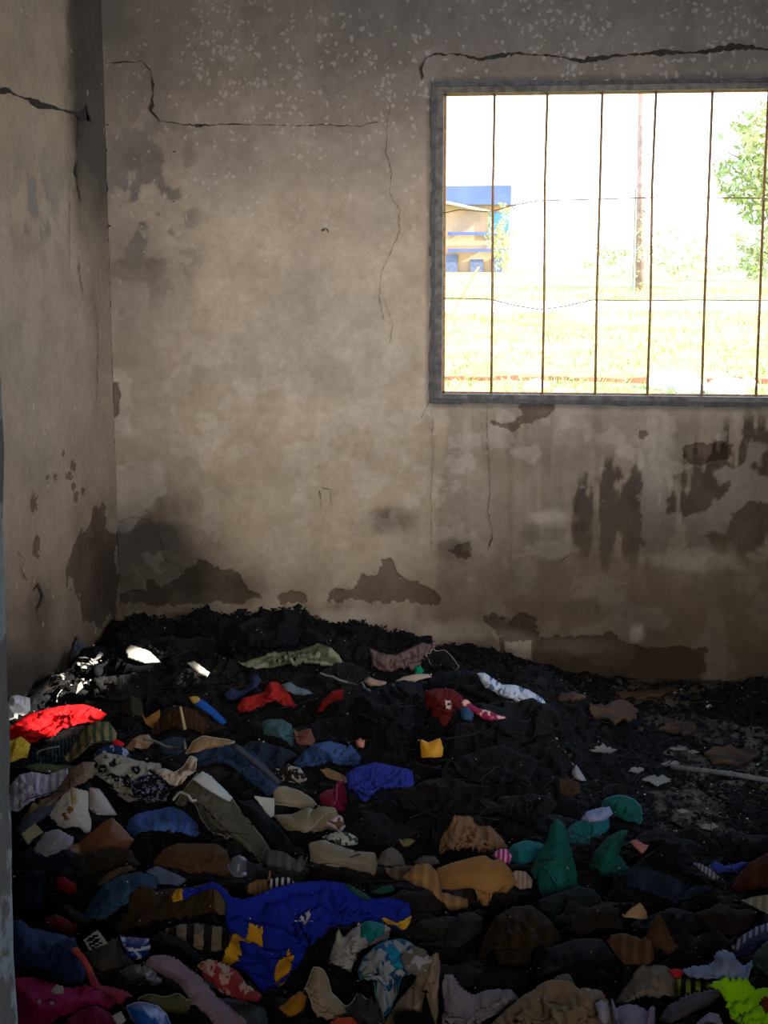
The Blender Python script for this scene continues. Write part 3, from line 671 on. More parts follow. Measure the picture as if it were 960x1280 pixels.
def skirt(H, x, y, slope=3.5, it=6):
    i, j = cellix(x, y); i0, i1, j0, j1 = max(i.min()-it, 1), min(i.max()+it, NX-1), max(j.min()-it, 1), min(j.max()+it, NY-1)
    for _ in range(it):
        W = H[i0-1:i1+1, j0-1:j1+1]; s = slope*CELL
        W[1:-1, 1:-1] = np.maximum.reduce([W[1:-1, 1:-1], W[2:, 1:-1]-s, W[:-2, 1:-1]-s, W[1:-1, 2:]-s, W[1:-1, :-2]-s])

CNT = [0]
def drape(poly, tilt=32, n=30, crumple=1.18, dome=.02, steps=45, lift=.012, wav=.055, amp=.012, dirn=None, cr=1.0, pin=.22, stiff=.6, rigid=False, roll=0.0, bend=None):
    """a sheet whose outline projects to poly, crumpled by a small cloth simulation on top of the heap"""
    n = int(n*1.7)
    CNT[0] += 1; rs = np.random.default_rng(CNT[0]*7+3)
    poly = np.asarray(poly, float); cu, cv = poly.mean(0)
    cv_ = min(cv, 1272); C = hit(cu, cv_)
    if cv > 1272: 
        r0 = ray(cu, cv); C = np.array([0, 0, EYE])+r0*((C[2]-EYE)/r0[2])
    r = ray(cu, cv); back = np.array([r[0], r[1], 0]); back /= np.linalg.norm(back); side = np.array([back[1], -back[0], 0])
    tl = math.radians(tilt); e2 = back*math.cos(tl)+np.array([0, 0, math.sin(tl)]); nrm = np.cross(side, e2)
    if roll: 
        c_, s_ = math.cos(math.radians(roll)), math.sin(math.radians(roll)); side2 = side*c_-nrm*s_; nrm = nrm*c_+side*s_; side = side2; e2 = np.cross(nrm, side)
    if np.mean(poly[:, 1] > 1276) < .25:
        sp_ = np.concatenate([poly*.9+poly.mean(0)*.1, poly*.5+poly.mean(0)*.5]); sp_ = sp_[(sp_[:, 1] < 1278) & (sp_[:, 0] > 2) & (sp_[:, 0] < 958)]
        dd = np.array([march(*q_)@nrm for q_ in sp_]+[C@nrm]); C = C+nrm*max(0, min(.20, np.percentile(dd, 90)-C@nrm))
    O = C+np.array([0, 0, lift]); R = ray(poly[:, 0], poly[:, 1]); t = ((O-np.array([0, 0, EYE]))@nrm)/(R@nrm)
    W = np.array([0, 0, EYE])+R*t[:, None]; q = np.stack([(W-O)@side, (W-O)@e2], 1)
    lo, hi = q.min(0), q.max(0); s = max(hi-lo)/n; s = max(s, .0035)
    a, b = np.meshgrid(np.arange(lo[0]-s, hi[0]+1.5*s, s), np.arange(lo[1]-s, hi[1]+1.5*s, s), indexing='ij')
    sd = sdist(a, b, q); eps = s*.75
    valid = sd > -eps
    gxx = (sdist(a+.001, b, q)-sdist(a-.001, b, q))/.002; gyy = (sdist(a, b+.001, q)-sdist(a, b-.001, q))/.002
    mv = np.where(sd < s*.3, -sd+s*.02, 0); mv = np.where(valid, mv, 0)
    edge = valid & (sd < s*.9)
    a2 = a+gxx*mv*.9; b2 = b+gyy*mv*.9
    prof = np.clip(sd, 0, None)/(max(sd.max(), 1e-6)); prof = np.sin(prof*math.pi/2)**.85; prof = np.where(valid, prof, 0)
    P = O+a2[..., None]*side+b2[..., None]*e2
    tocam = np.array([0, 0, EYE])-O; tocam /= np.linalg.norm(tocam); dm = tocam*.9
    th = rs.uniform(0, math.pi) if dirn is None else math.radians(dirn)
    ca, sa = math.cos(th), math.sin(th); al = a2*ca+b2*sa; ac = -a2*sa+b2*ca
    w1 = fbm(a2/.09, b2/.09, CNT[0]*5+1, 2)-.5; w2 = fbm(a2/.09, b2/.09, CNT[0]*5+2, 2)-.5; al = al+w1*.10; ac = ac+w2*.11
    sd_ = CNT[0]*13
    cf = min(1.6, (crumple-1)/.22); ext = float(min(hi-lo)); mx = float(max(hi-lo))
    def folds(lam, k0, spread, warp):
        ph = th+rs.normal(0, spread); xx = a2*math.cos(ph)+b2*math.sin(ph)
        w_ = fbm(a2/(lam*2.2), b2/(lam*2.2), sd_+k0, 3)-.5; q_ = math.pi*(xx/lam+warp*w_+rs.random())
        env = sm(.36, .62, fbm(a2/(lam*2.0)+5, b2/(lam*2.0), sd_+k0+50, 2))
        return (1-abs(np.sin(q_)))*(.25+.9*env)
    L0 = float(np.clip(mx*.42, .05, .16)); A0 = L0*.28*cf*min(1, ext/.08); et = .25+.75*sm(0, .03, sd)
    f = (folds(L0, 1, .45, 2.6)-.4)*A0+(folds(L0*.52, 2, .7, 2.8)-.4)*A0*.50; f = f*et
    ffine = ((folds(L0*.30, 3, .9, 3.0)-.4)*A0*.55+(folds(L0*.17, 4, 1.2, 3.0)-.4)*A0*.34)*et
    if amp > .012 and not rigid: f = f*1.3
    if rigid or crumple < 1.06: f = (fbm(a2/.08, b2/.08, sd_, 2)-.5)*.014*min(1, ext/.08); ffine = f*0
    P0 = P.copy(); P = P+dm*(dome*prof)[..., None]+nrm*(f)[..., None]
    if bend: P = P+nrm*(bend*np.sin(np.clip((b2-lo[1])/(hi[1]-lo[1]+1e-6), 0, 1)*math.pi)*1.0)[..., None]
    P[..., 2] = np.maximum(P[..., 2], .006)
    P[..., 1] = np.minimum(P[..., 1], YB-.02); P[..., 0] = np.clip(P[..., 0], XL+.02, XR-.02)
    vm = valid.ravel(); Z = P.reshape(-1, 3)[vm]
    low = (P0+dm*(dome*prof)[..., None]).reshape(-1, 3)[vm]; inn = sd.reshape(-1)[vm] > min(2.2*CELL, .5*sd.max()); low = low[inn]
    grow(Hs, low[:, 0], low[:, 1], low[:, 2]-.030, 1); skirt(Hs, Z[:, 0], Z[:, 1])
    i, j = cellix(Z[:, 0], Z[:, 1]); i0, i1, j0, j1 = max(i.min()-14, 0), i.max()+14, max(j.min()-14, 0), j.max()+14
    Hc[i0:i1, j0:j1] = np.maximum(Hc[i0:i1, j0:j1], Hs[i0:i1, j0:j1])
    if not rigid:
        P = P.astype(np.float64); V = np.zeros_like(P); anchor = P0+dm*(dome*prof)[..., None]+nrm*f[..., None]
        offs = [(0, 1, 1.), (1, 0, 1.), (1, 1, .6), (1, -1, .6), (0, 2, stiff), (2, 0, stiff)]
        cons = []
        for (di, dj, k) in offs:
            if dj >= 0: A = (slice(0, -di or None), slice(0, -dj or None)); B = (slice(di, None), slice(dj, None))
            else: A = (slice(0, -di or None), slice(-dj, None)); B = (slice(di, None), slice(0, dj))
            ra = (a2*ca+b2*sa); rc = (-a2*sa+b2*ca); L = np.sqrt(((anchor[A]-anchor[B])**2).sum(-1))*1.01; m = (valid[A] & valid[B]).astype(float)
            cons.append((A, B, L*(1.0 if k > .55 else .985)+1e-9, (m*k*.42)[..., None]))
        ew = (edge*pin*.35+valid*pin*.45)[..., None]
        for st in range(steps//2):
            V[..., 2] -= .0008; V *= .90; Q = P.copy(); P = P+V
            for _ in range(4):
                for (A, B, L, m) in cons:
                    d = P[B]-P[A]; l = np.sqrt((d*d).sum(-1))+1e-9; c = d*((1-L/l)[..., None]*m)*.5*2*.5
                    P[A] += c; P[B] -= c
                P += (anchor-P)*ew
            h = sampleH(Hc, P[..., 0], P[..., 1])+.004; under = (P[..., 2] < h) & (P[..., 2] > h-.035); P[..., 2] = np.where(under, h, P[..., 2])
            P[..., 1] = np.minimum(P[..., 1], YB-.015); P[..., 0] = np.clip(P[..., 0], XL+.015, XR-.02)
            V = (P-Q)*np.where(under, .35, 1.)[..., None]; np.clip(V, -.006, .006, out=V)
    else:
        h = sampleH(Hc, P[..., 0], P[..., 1])+.004; need = (h-P[..., 2])[valid]
        P[..., 2] += np.clip(np.percentile(need, 80), 0, .03)
        P[..., 2] = np.where(P[..., 2] > h-.03, np.maximum(P[..., 2], h-.002), P[..., 2])
    if not rigid:
        vf = valid.astype(float)[..., None]
        for _ in range(3):
            S_ = np.zeros_like(P); N_ = np.zeros_like(vf); X_ = P*vf
            S_[1:] += X_[:-1]; N_[1:] += vf[:-1]; S_[:-1] += X_[1:]; N_[:-1] += vf[1:]
            S_[:, 1:] += X_[:, :-1]; N_[:, 1:] += vf[:, :-1]; S_[:, :-1] += X_[:, 1:]; N_[:, :-1] += vf[:, 1:]
            M_ = S_/np.maximum(N_, 1); k_ = np.where(edge, .75, .12)[..., None]
            # only heights are evened out, so the outline stays where it is
            P[..., 2] = np.where(N_[..., 0] > 0, P[..., 2]*(1-k_[..., 0])+M_[..., 2]*k_[..., 0], P[..., 2])
    if not rigid and cr > 0:
        du_ = np.gradient(P, axis=0); dv_ = np.gradient(P, axis=1); nn_ = np.cross(du_, dv_); nn_ /= np.linalg.norm(nn_, axis=-1, keepdims=True)+1e-9
        P = P+nn_*(ffine*cr)[..., None]*sm(-.002, .008, sd)[..., None]
    vv = P.reshape(-1, 3)[vm]; ii, jj = cellix(vv[:, 0], vv[:, 1]); np.minimum.at(Hlow, (ii, jj), vv[:, 2])
    grow(Hc, vv[:, 0], vv[:, 1], vv[:, 2]+.003, 1)
    idm = -np.ones(valid.shape, int); idm[valid] = np.arange(valid.sum())
    F = valid[:-1, :-1] & valid[1:, :-1] & valid[1:, 1:] & valid[:-1, 1:]
    cs = sdist((a[:-1, :-1]+s/2), (b[:-1, :-1]+s/2), q) > -s*.15; F &= cs
    Qd = np.stack([idm[:-1, :-1], idm[1:, :-1], idm[1:, 1:], idm[:-1, 1:]], -1)[F]
    if len(Qd) == 0: Qd = np.stack([idm[:-1, :-1], idm[1:, :-1], idm[1:, 1:], idm[:-1, 1:]], -1)[valid[:-1, :-1] & valid[1:, :-1] & valid[1:, 1:] & valid[:-1, 1:]]
    uv = np.stack([a2[valid], b2[valid]], 1)
    # where each vertex sits in the outline's own frame (used to split bands, prints and cuffs off the sheet)
    P2 = P0.reshape(-1, 3)[vm]; pu, pv = project(P2)
    return dict(V=vv, Q=Qd, uv=uv, pu=pu, pv=pv, s=s, a=a, b=b, P=P, valid=valid, O=O, side=side, e2=e2, nrm=nrm, lo=lo, hi=hi)

def sheet_obj(name, D, mat, parent=None, thick=.0025, sel=None, offset=0.0):
    V, Q = D['V'], D['Q'] if sel is None else D['Q'][sel]
    used = np.unique(Q); rm = -np.ones(len(V), int); rm[used] = np.arange(len(used)); Q = rm[Q]; Vv = V[used]
    me = quads_mesh(name, Vv, Q, mat, True)
    uvl = me.uv_layers.new(name='UVMap'); li = np.empty(len(me.loops), np.int32); me.loops.foreach_get('vertex_index', li)
    uvl.data.foreach_set('uv', D['uv'][used][li].astype(np.float32).ravel())
    o = link(name, me, parent)
    if thick:
        md = o.modifiers.new('thickness', 'SOLIDIFY'); md.thickness = thick; md.offset = offset; md.use_even_offset = False
    return o
def edge_tube(D, mat, parent, r=.0022, name='hem', keep=None):
    """a seam along the sheet's outline"""
    Q = D['Q']; E = {}
    for q in Q:
        for k in range(4):
            a, b = int(q[k]), int(q[(k+1) % 4]); key = (min(a, b), max(a, b)); E[key] = E.get(key, 0)+1
    nb = {}
    for (a, b), c in E.items():
        if c == 1: nb.setdefault(a, []).append(b); nb.setdefault(b, []).append(a)
    seen = set(); m = MB()
    for s0 in list(nb):
        if s0 in seen: continue
        ch = [s0]; seen.add(s0); cur = s0
        while True:
            nx = [x for x in nb[cur] if x not in seen]
            if not nx: break
            cur = nx[0]; seen.add(cur); ch.append(cur)
        if len(ch) < 6: continue
        pts = D['V'][ch+[s0]]
        if keep is not None:
            k = sdist(D['pu'][ch], D['pv'][ch], keep) > 0
            run = []
            for i, f in enumerate(list(k)+[False]):
                if f: run.append(i)
                else:
                    if len(run) > 3: m.tube(_smooth(pts[run]), r, 5)
                    run = []
        else: m.tube(_smooth(pts), r, 5)
    if m.v: return m.build(name, mat, parent, True)
def _smooth(p):
    p = np.array(p, float)
    for _ in range(2): p[1:-1] = p[1:-1]*.5+(p[:-2]+p[2:])*.25
    return [tuple(x) for x in p]
def hex3(h): return srgb(int(h[0:2], 16), int(h[2:4], 16), int(h[4:6], 16))
GROUPS = {}
def item(name, cat, label, poly, col, pat='plain', c2=None, parts=(), hem=None, thick=.0025, soot=.35, scale=1.0, group=None, rough=.92, **kw):
    """one garment or scrap. parts: (part name, colour, polygon) split off the same sheet"""
    if kw.get('rigid') and 'dome' not in kw: kw['dome'] = 0.0
    D = drape(poly, **kw); col = hex3(col) if isinstance(col, str) else col; c2 = hex3(c2) if isinstance(c2, str) else (c2 or (.5, .5, .5))
    mat = cloth_mat(col, pat, c2, soot, scale, rough)
    sel = np.ones(len(D['Q']), bool); cu = D['pu'][D['Q']].mean(1); cv = D['pv'][D['Q']].mean(1); subs = []
    for (pn, pc, pp, *px) in parts:
        k = (sdist(cu, cv, pp) > 0) & sel; sel &= ~k; subs.append((pn, pc, k, px))
    e = empty(name, (float(D['V'][:, 0].mean()), float(D['V'][:, 1].mean()), float(D['V'][:, 2].min()))) if (subs or hem) else None
    if e is None:
        o = sheet_obj(name, D, mat, None, thick)
    else:
        o = e; sheet_obj('panel' if cat in ('cardboard', 'paper', 'leather') else 'fabric', D, mat, e, thick, sel)
        for (pn, pc, k, px) in subs:
            if k.sum() > 2: sheet_obj(pn, D, cloth_mat(hex3(pc), px[0] if px else 'plain', hex3(px[1]) if len(px) > 1 else (.5, .5, .5), soot*.7, px[2] if len(px) > 2 else scale), e, thick*1.6, k)
        if hem: edge_tube(D, cloth_mat(hex3(hem), 'plain', (.5, .5, .5), .1), e, .0022)
    tag(o, label, cat, group); return o, D
# ------------------------------------------------------------------ what lies in the heap, roughly back to front
J = 'item'
# blackened rags that fill the heap (nothing tells these apart)
spots = [(300, 800, 60), (350, 790, 60), (240, 815, 50), (330, 800, 40), (420, 812, 50), (270, 850, 60), (210, 855, 50), (380, 870, 60), (430, 850, 50), (120, 830, 45), (200, 810, 40),
         (150, 860, 50), (225, 880, 45), (330, 930, 60), (390, 905, 50), (420, 890, 45), (300, 960, 50), (470, 900, 60), (560, 930, 70), (620, 930, 60), (600, 980, 80), (660, 960, 60),
         (540, 990, 70), (470, 1040, 60), (620, 1020, 70), (560, 870, 60), (640, 900, 60), (500, 1030, 60), (380, 1100, 50), (330, 1050, 60), (230, 1060, 60), (120, 1100, 60),
         (60, 1110, 60), (60, 1060, 50), (200, 1130, 60), (220, 1190, 50), (150, 1230, 55), (360, 1190, 50), (440, 1240, 50), (550, 1150, 60), (580, 1180, 70), (720, 1200, 80),
         (640, 1200, 70), (830, 1160, 70), (900, 1150, 70), (760, 1150, 60), (860, 1060, 50), (700, 1060, 50), (880, 1180, 60), (530, 1230, 50), (720, 1230, 50), (850, 1270, 50),
         (200, 1240, 50), (260, 1270, 50), (340, 1270, 50), (90, 1160, 50), (500, 1170, 50), (590, 1220, 50), (930, 1060, 45), (660, 1010, 50)]
for k, (u, v, r) in enumerate(spots):
    q = RNG.uniform(0, 6.28); n = 11
    poly = [(u+r*math.cos(q+i*2*math.pi/n)*RNG.uniform(.55, 1.1), v+r*.55*math.sin(q+i*2*math.pi/n)*RNG.uniform(.55, 1.1)) for i in range(n)]
    item('charred_rag', 'rag', 'charred black crumpled rag buried in the dark burnt heap', poly, (.006+.003*(k % 3), .006+.0025*(k % 3), .007+.002*(k % 3)), soot=.0,
         group='charred black rags', n=20, crumple=1.35, steps=26, dome=.03, tilt=30, amp=.02)
I = item
for (u, v, r, col, w, lab) in (
    (60, 1075, 34, '1c2436', 1.2, 'dim navy rag in the hollow right of the door jamb, below the white shirt'), (128, 1078, 34, '2c241c', 1.3, 'dim brown rag directly under the smooth brown leather piece'),
    (205, 1128, 36, '22262e', 1.3, 'dim slate rag behind the dark brown jacket left of the blue jersey'), (250, 1080, 40, '2a231d', 1.4, 'dim umber rag around the crumpled brown wrapping paper'),
    (300, 1088, 26, '262a30', 1.2, 'dim grey rag right of the translucent plastic sleeve'), (355, 1092, 30, '2e2a26', 1.3, 'dim taupe rag above the top edge of the blue jersey'),
    (262, 1190, 34, '231d1a', 1.3, 'dim dark brown rag under the tiger striped shirt'), (205, 1215, 30, '1b1d20', 1.2, 'dim charcoal rag in the loop of the lilac grey cloth'),
    (232, 1236, 30, '25262a', 1.1, 'dim grey rag under the middle of the lilac grey cloth'), (130, 1205, 34, '2e2320', 1.2, 'dim brown rag around the torn carton'),
    (390, 1228, 30, '1c1a1c', 1.2, 'dim black brown rag between blue jersey and cream lace dress'), (524, 1160, 36, '22201f', 1.2, 'dim sooty rag right of the yellow tip of the blue jersey'),
    (560, 1160, 34, '2a2723', 1.1, 'dim grey brown rag below the corrugated flap'), (520, 1130, 34, '24201e', 1.3, 'dim brown rag hidden under the corrugated tan flap'),
    (600, 1120, 40, '29211b', 1.4, 'dim chestnut rag beneath the smooth tan cardboard'), (720, 1130, 40, '1c2426', 1.2, 'dim bottle green rag right of the hanging teal lobe'),
    (740, 1150, 40, '241e1b', 1.3, 'dim brown rag between the teal lobes and the light tan wedge'), (850, 1165, 44, '16181c', 1.4, 'dim blue black rag under the navy denim trousers'),
    (880, 1190, 44, '1d1a18', 1.3, 'dim brown black rag above the pale blue towel'), (910, 1150, 36, '231a16', 1.3, 'dim russet rag below the reddish brown corrugated board'),
    (640, 1228, 46, '1b1917', 1.4, 'dim black brown rag above the beige crumpled trousers'), (570, 1222, 30, '1f1d20', 1.2, 'dim plum black rag above the grey white ruffled shirt'),
    (430, 1092, 36, '211e1c', 1.4, 'dim brown rag under the stiff grey beige tongue'), (470, 1040, 40, '1b1c20', 1.3, 'dim slate black rag below the violet blue jersey'),
    (300, 1030, 34, '1a1d24', 1.2, 'dim navy rag between the olive jacket and black trouser leg'), (330, 945, 34, '1c2430', 1.4, 'dim blue grey rag under the grey teal shirt'),
    (410, 915, 36, '17171b', 1.4, 'dim black rag left of the black puffed jacket'), (225, 905, 40, '231b16', 1.4, 'dim brown rag around the dark pleated skirt'),
    (480, 985, 36, '191b2c', 1.3, 'dim indigo rag beneath the violet blue jersey'), (600, 905, 44, '151518', 1.5, 'dim black rag in front of the pink magenta scarf'),
    (620, 960, 50, '17161a', 1.5, 'dim violet black rag on the front slope of the central mound'), (560, 1000, 50, '181614', 1.5, 'dim brown black rag above the tan chiffon'),
    (700, 1035, 30, '1d1f22', 1.2, 'dim grey rag behind the standing teal lobe'), (830, 1065, 40, '15171d', 1.4, 'dim blue black rag behind the black jacket with the blue edge')):
    q = RNG.uniform(0, 6.28); n = 13
    poly = [(u+w*r*math.cos(q+i*2*math.pi/n)*RNG.uniform(.6, 1.15), v+r*.62*math.sin(q+i*2*math.pi/n)*RNG.uniform(.6, 1.15)) for i in range(n)]
    I('rag', 'rag', lab, poly, col, 'plain', n=26, crumple=1.25, tilt=38, dome=.035, soot=.15, group='dim rags between the clothes')
I('rag', 'rag', 'dull grey crumpled rag against the left wall above the pale ashes', [(55, 800), (80, 793), (105, 803), (125, 815), (98, 832), (60, 827)], '4a4c52', n=22, tilt=45, crumple=1.3)
I('charred_paper', 'paper', 'sunlit white scrap of burnt paper, larger of the two by the far wall', [(157, 813), (163, 806), (185, 814), (201, 827), (180, 830), (160, 823)], 'd8cfc0', 'card', n=14, tilt=25, rigid=True, soot=.1, thick=.004, dome=.015)
I('charred_paper', 'paper', 'narrow sunlit white scrap lying right of the larger white one', [(234, 829), (243, 827), (262, 841), (259, 847), (248, 842)], 'cfc6b6', 'card', n=12, tilt=25, rigid=True, soot=.1, thick=.004, dome=.01)
I('jacket', 'clothing', 'dusty pinkish brown crumpled jacket against the foot of the back wall', [(462, 824), (470, 815), (494, 818), (515, 808), (529, 802), (545, 806), (538, 832), (522, 845), (500, 848), (478, 847), (464, 838)], '6e5550', n=30, tilt=55, crumple=1.3, dome=.05, soot=.45)
I('garment', 'clothing', 'black burnt garment with pale frayed edge beside the pinkish jacket', [(532, 834), (540, 815), (556, 812), (568, 824), (574, 834), (560, 842), (540, 846)], '17130f', n=20, tilt=50, crumple=1.3, dome=.04, hem='9a8a72', soot=.1)
I('trousers', 'clothing', 'mottled khaki trousers spread along the back of the heap', [(297, 829), (315, 823), (332, 818), (350, 814), (372, 811), (397, 803), (411, 808), (422, 815), (432, 829), (426, 837), (395, 835), (380, 832), (367, 836), (350, 836), (317, 836)], '7c7d60', 'patch', '4a4b35', n=36, tilt=40, crumple=1.28, dome=.04, soot=.45)
I('garment', 'clothing', 'black garment humped behind the khaki trousers at the wall', [(282, 812), (295, 793), (330, 786), (365, 783), (400, 788), (412, 802), (380, 806), (340, 814), (300, 822)], '0f0f11', n=26, tilt=45, crumple=1.3, dome=.06, soot=0)
I('scarf', 'scarf', 'twisted slate blue scarf on black rags left of the red cloth', [(280, 866), (288, 860), (300, 864), (312, 858), (314, 844), (322, 842), (327, 850), (320, 862), (305, 870), (290, 876), (282, 874)], '2b3350', n=22, tilt=40, crumple=1.3, dome=.03)
I('shirt', 'clothing', 'bright red crumpled shirt in the middle of the black rags', [(296, 884), (303, 872), (318, 868), (330, 864), (338, 852), (348, 852), (360, 864), (368, 880), (373, 893), (360, 886), (345, 884), (330, 886), (314, 892), (302, 898)], '9a2420', n=30, tilt=45, crumple=1.32, dome=.05, soot=.2)
I('rag', 'rag', 'small dark red rag right of the bright red shirt', [(396, 890), (403, 875), (414, 864), (430, 860), (428, 874), (412, 882), (402, 894)], '7c1613', n=18, tilt=45, crumple=1.25)
I('lace', 'lace', 'looped pale grey shoelace tangled behind the bright red shirt', [(352, 856), (362, 852), (372, 858), (384, 862), (392, 866), (380, 870), (366, 868), (356, 866)], '5c646c', n=18, tilt=45, crumple=1.35)
I('shirt', 'clothing', 'grey teal shirt hanging below the bright red shirt', [(327, 902), (338, 898), (352, 898), (364, 905), (368, 922), (366, 936), (344, 934), (330, 920)], '3a5356', n=26, tilt=55, crumple=1.2, dome=.04)
I('leather_piece', 'leather', 'rust brown leather piece right of the grey teal shirt', [(366, 918), (378, 912), (388, 910), (394, 926), (390, 936), (370, 936)], '5a2e1c', n=16, tilt=55, crumple=1.06, rough=.6)
I('jacket', 'clothing', 'black puffed jacket bulging in the centre of the heap', [(440, 890), (452, 868), (480, 856), (505, 850), (526, 854), (533, 885), (528, 925), (512, 948), (480, 950), (456, 932), (442, 912)], '131217', n=40, tilt=55, crumple=1.18, dome=.10, soot=0, hem='1b1a30')
I('rag', 'rag', 'cream burnt rag at the top left of the black puffed jacket', [(454, 852), (460, 846), (472, 850), (484, 852), (480, 858), (462, 858)], '9c7c68', n=14, tilt=40, crumple=1.3)
I('sock', 'sock', 'small green sock poking up between cream scraps', [(518, 843), (519, 832), (526, 833), (530, 842), (524, 846)], '0c7a55', n=12, tilt=60, crumple=1.2, soot=.1)
I('rag', 'rag', 'pale cream strip along the crest above the black puffed jacket', [(494, 851), (505, 845), (520, 842), (536, 842), (540, 846), (524, 850), (508, 856), (498, 857)], 'b79d84', n=18, tilt=35, crumple=1.3)
I('garment', 'clothing', 'black garment draped over the crest right of the green sock', [(532, 862), (538, 846), (560, 838), (585, 836), (606, 846), (628, 866), (650, 890), (668, 910), (640, 912), (604, 888), (570, 870)], '0d0d0e', n=38, tilt=45, crumple=1.2, dome=.07, soot=0)
o_, D_ = I('t_shirt', 'clothing', 'dark maroon t-shirt with a small pale print on the central mound', [(530, 864), (545, 860), (565, 860), (578, 870), (580, 885), (574, 902), (556, 914), (540, 910), (533, 890)], '521414', n=30, tilt=60, crumple=1.14, dome=.05, soot=.1,
   parts=(('print', 'b89a8c', [(556, 874), (562, 872), (566, 880), (564, 889), (558, 886)], 'patch', '4a0c0c', 6.0),))
I('scarf', 'scarf', 'twisted pink magenta scarf over the right of the mound', [(574, 872), (584, 874), (596, 884), (612, 888), (624, 894), (634, 896), (622, 902), (606, 900), (590, 890), (578, 882)], '8c2448', 'patch', 'd8a090', n=26, tilt=50, crumple=1.35, dome=.02, soot=.15, scale=2.5)
I('rag', 'rag', 'small steel blue rag under the pink magenta scarf', [(574, 886), (584, 882), (592, 892), (590, 902), (578, 902)], '2c4560', n=12, tilt=55)
I('blouse', 'clothing', 'white blouse with small blue grey flowers at the right end of the mound', [(596, 841), (606, 840), (618, 849), (628, 855), (645, 856), (662, 862), (678, 872), (688, 887), (678, 892), (668, 908), (658, 898), (650, 886), (634, 874), (618, 866), (605, 858)], 'b8bcc6', 'floral', '5a6684', n=42, tilt=48, crumple=1.24, dome=.05, soot=.12, scale=38)
I('leather_piece', 'leather', 'mustard yellow leather flap on the front of the dark mound', [(525, 923), (535, 928), (550, 922), (554, 936), (551, 961), (538, 957), (527, 953)], 'c48a1c', n=20, tilt=65, crumple=1.04, rough=.55, soot=.15)
I('rag', 'rag', 'tiny salmon pink rag beside the black puffed jacket', [(444, 926), (450, 922), (456, 928), (455, 936), (447, 934)], 'b87864', n=10, tilt=50)
I('jeans', 'clothing', 'faded dark blue denim jeans below the rust brown leather', [(366, 954), (378, 940), (394, 930), (412, 925), (430, 931), (452, 946), (448, 956), (433, 962), (408, 962), (390, 966), (372, 962)], '22375c', 'denim', n=34, tilt=42, crumple=1.2, dome=.05, soot=.25)
I('jersey', 'clothing', 'violet blue crumpled jersey in the middle of the heap', [(433, 966), (446, 958), (467, 952), (492, 956), (515, 962), (518, 980), (500, 990), (478, 996), (467, 1012), (454, 1020), (445, 1008), (436, 990)], '2c3590', n=40, tilt=45, crumple=1.34, dome=.04, soot=.2)
I('strap', 'strap', 'tan leather strap lying against the violet blue jersey', [(400, 963), (410, 961), (424, 967), (439, 974), (434, 980), (420, 976), (408, 972)], '8a6a48', n=18, tilt=45, rigid=True, thick=.005, rough=.6)
I('cup', 'cup', 'crushed maroon plastic cup right of the white leather bag flap', [(399, 994), (408, 988), (423, 985), (433, 998), (432, 1013), (416, 1018), (405, 1014)], '6e1838', n=18, tilt=60, crumple=1.02, dome=.035, rough=.4, soot=.05, hem='8a2048')
I('rag', 'rag', 'lilac and cream frilly rag under the maroon cup', [(398, 1018), (412, 1012), (428, 1020), (432, 1036), (424, 1044), (412, 1034), (402, 1028)], 'b8a2b0', 'patch', '5a4438', n=20, tilt=45, crumple=1.4, scale=3)
# left side
I('garment', 'clothing', 'white sunlit garment cut off by the door jamb above the red jacket', [(8, 872), (22, 868), (37, 872), (38, 888), (30, 896), (16, 908), (6, 908)], 'e2dcd8', n=20, tilt=35, crumple=1.2, soot=.05)
I('jacket', 'clothing', 'scarlet jacket partly in sunlight beside the door jamb', [(10, 908), (34, 892), (60, 884), (84, 880), (106, 880), (122, 886), (134, 893), (126, 902), (92, 912), (58, 928), (38, 938), (14, 934)], 'd2181c', n=44, tilt=30, crumple=1.22, dome=.05, soot=.12)
I('rag', 'rag', 'yellow sunlit rag tucked under the scarlet jacket at the jamb', [(6, 928), (26, 920), (38, 930), (34, 948), (20, 956), (6, 956)], 'd0a838', n=18, tilt=40, crumple=1.2, soot=.1)
I('garment', 'clothing', 'black netted garment below the scarlet jacket', [(38, 942), (60, 930), (90, 920), (100, 928), (88, 945), (84, 956), (60, 960), (40, 958)], '14181a', 'stripe', '2c3a3c', n=28, tilt=40, crumple=1.2, scale=30, soot=.1)
I('rag', 'rag', 'dark olive rounded rag below the large white burnt paper', [(150, 882), (163, 868), (177, 876), (180, 898), (164, 908), (152, 898)], '2e2b1c', n=20, tilt=60, crumple=1.15, dome=.05)
I('cardboard', 'cardboard', 'splintered tan cardboard scrap right of the dark olive rag', [(178, 902), (190, 893), (200, 887), (200, 896), (194, 912), (186, 908)], '8a6030', 'card', n=14, tilt=50, rigid=True, thick=.004)
I('skirt', 'clothing', 'dark brown pleated skirt fanned out in the black rags', [(186, 918), (206, 892), (226, 882), (246, 888), (262, 908), (254, 920), (218, 922)], '3c2413', 'rib', n=34, tilt=48, crumple=1.15, dome=.05, scale=18, dirn=90)
I('sash', 'sash', 'narrow bright blue sash with a yellow tip on the pleated skirt', [(236, 871), (246, 870), (256, 876), (270, 888), (284, 902), (278, 908), (264, 896), (248, 884), (240, 878)], '1d4a94', n=26, tilt=50, crumple=1.06, dome=.01, soot=.1,
  parts=(('tip', 'a88a3c', [(230, 865), (249, 866), (250, 876), (238, 882)]),))
I('garment', 'clothing', 'slate blue grey sheet of cloth behind the dark blue jeans', [(196, 928), (214, 920), (232, 922), (234, 936), (222, 948), (204, 944)], '26303e', n=22, tilt=45, crumple=1.15)
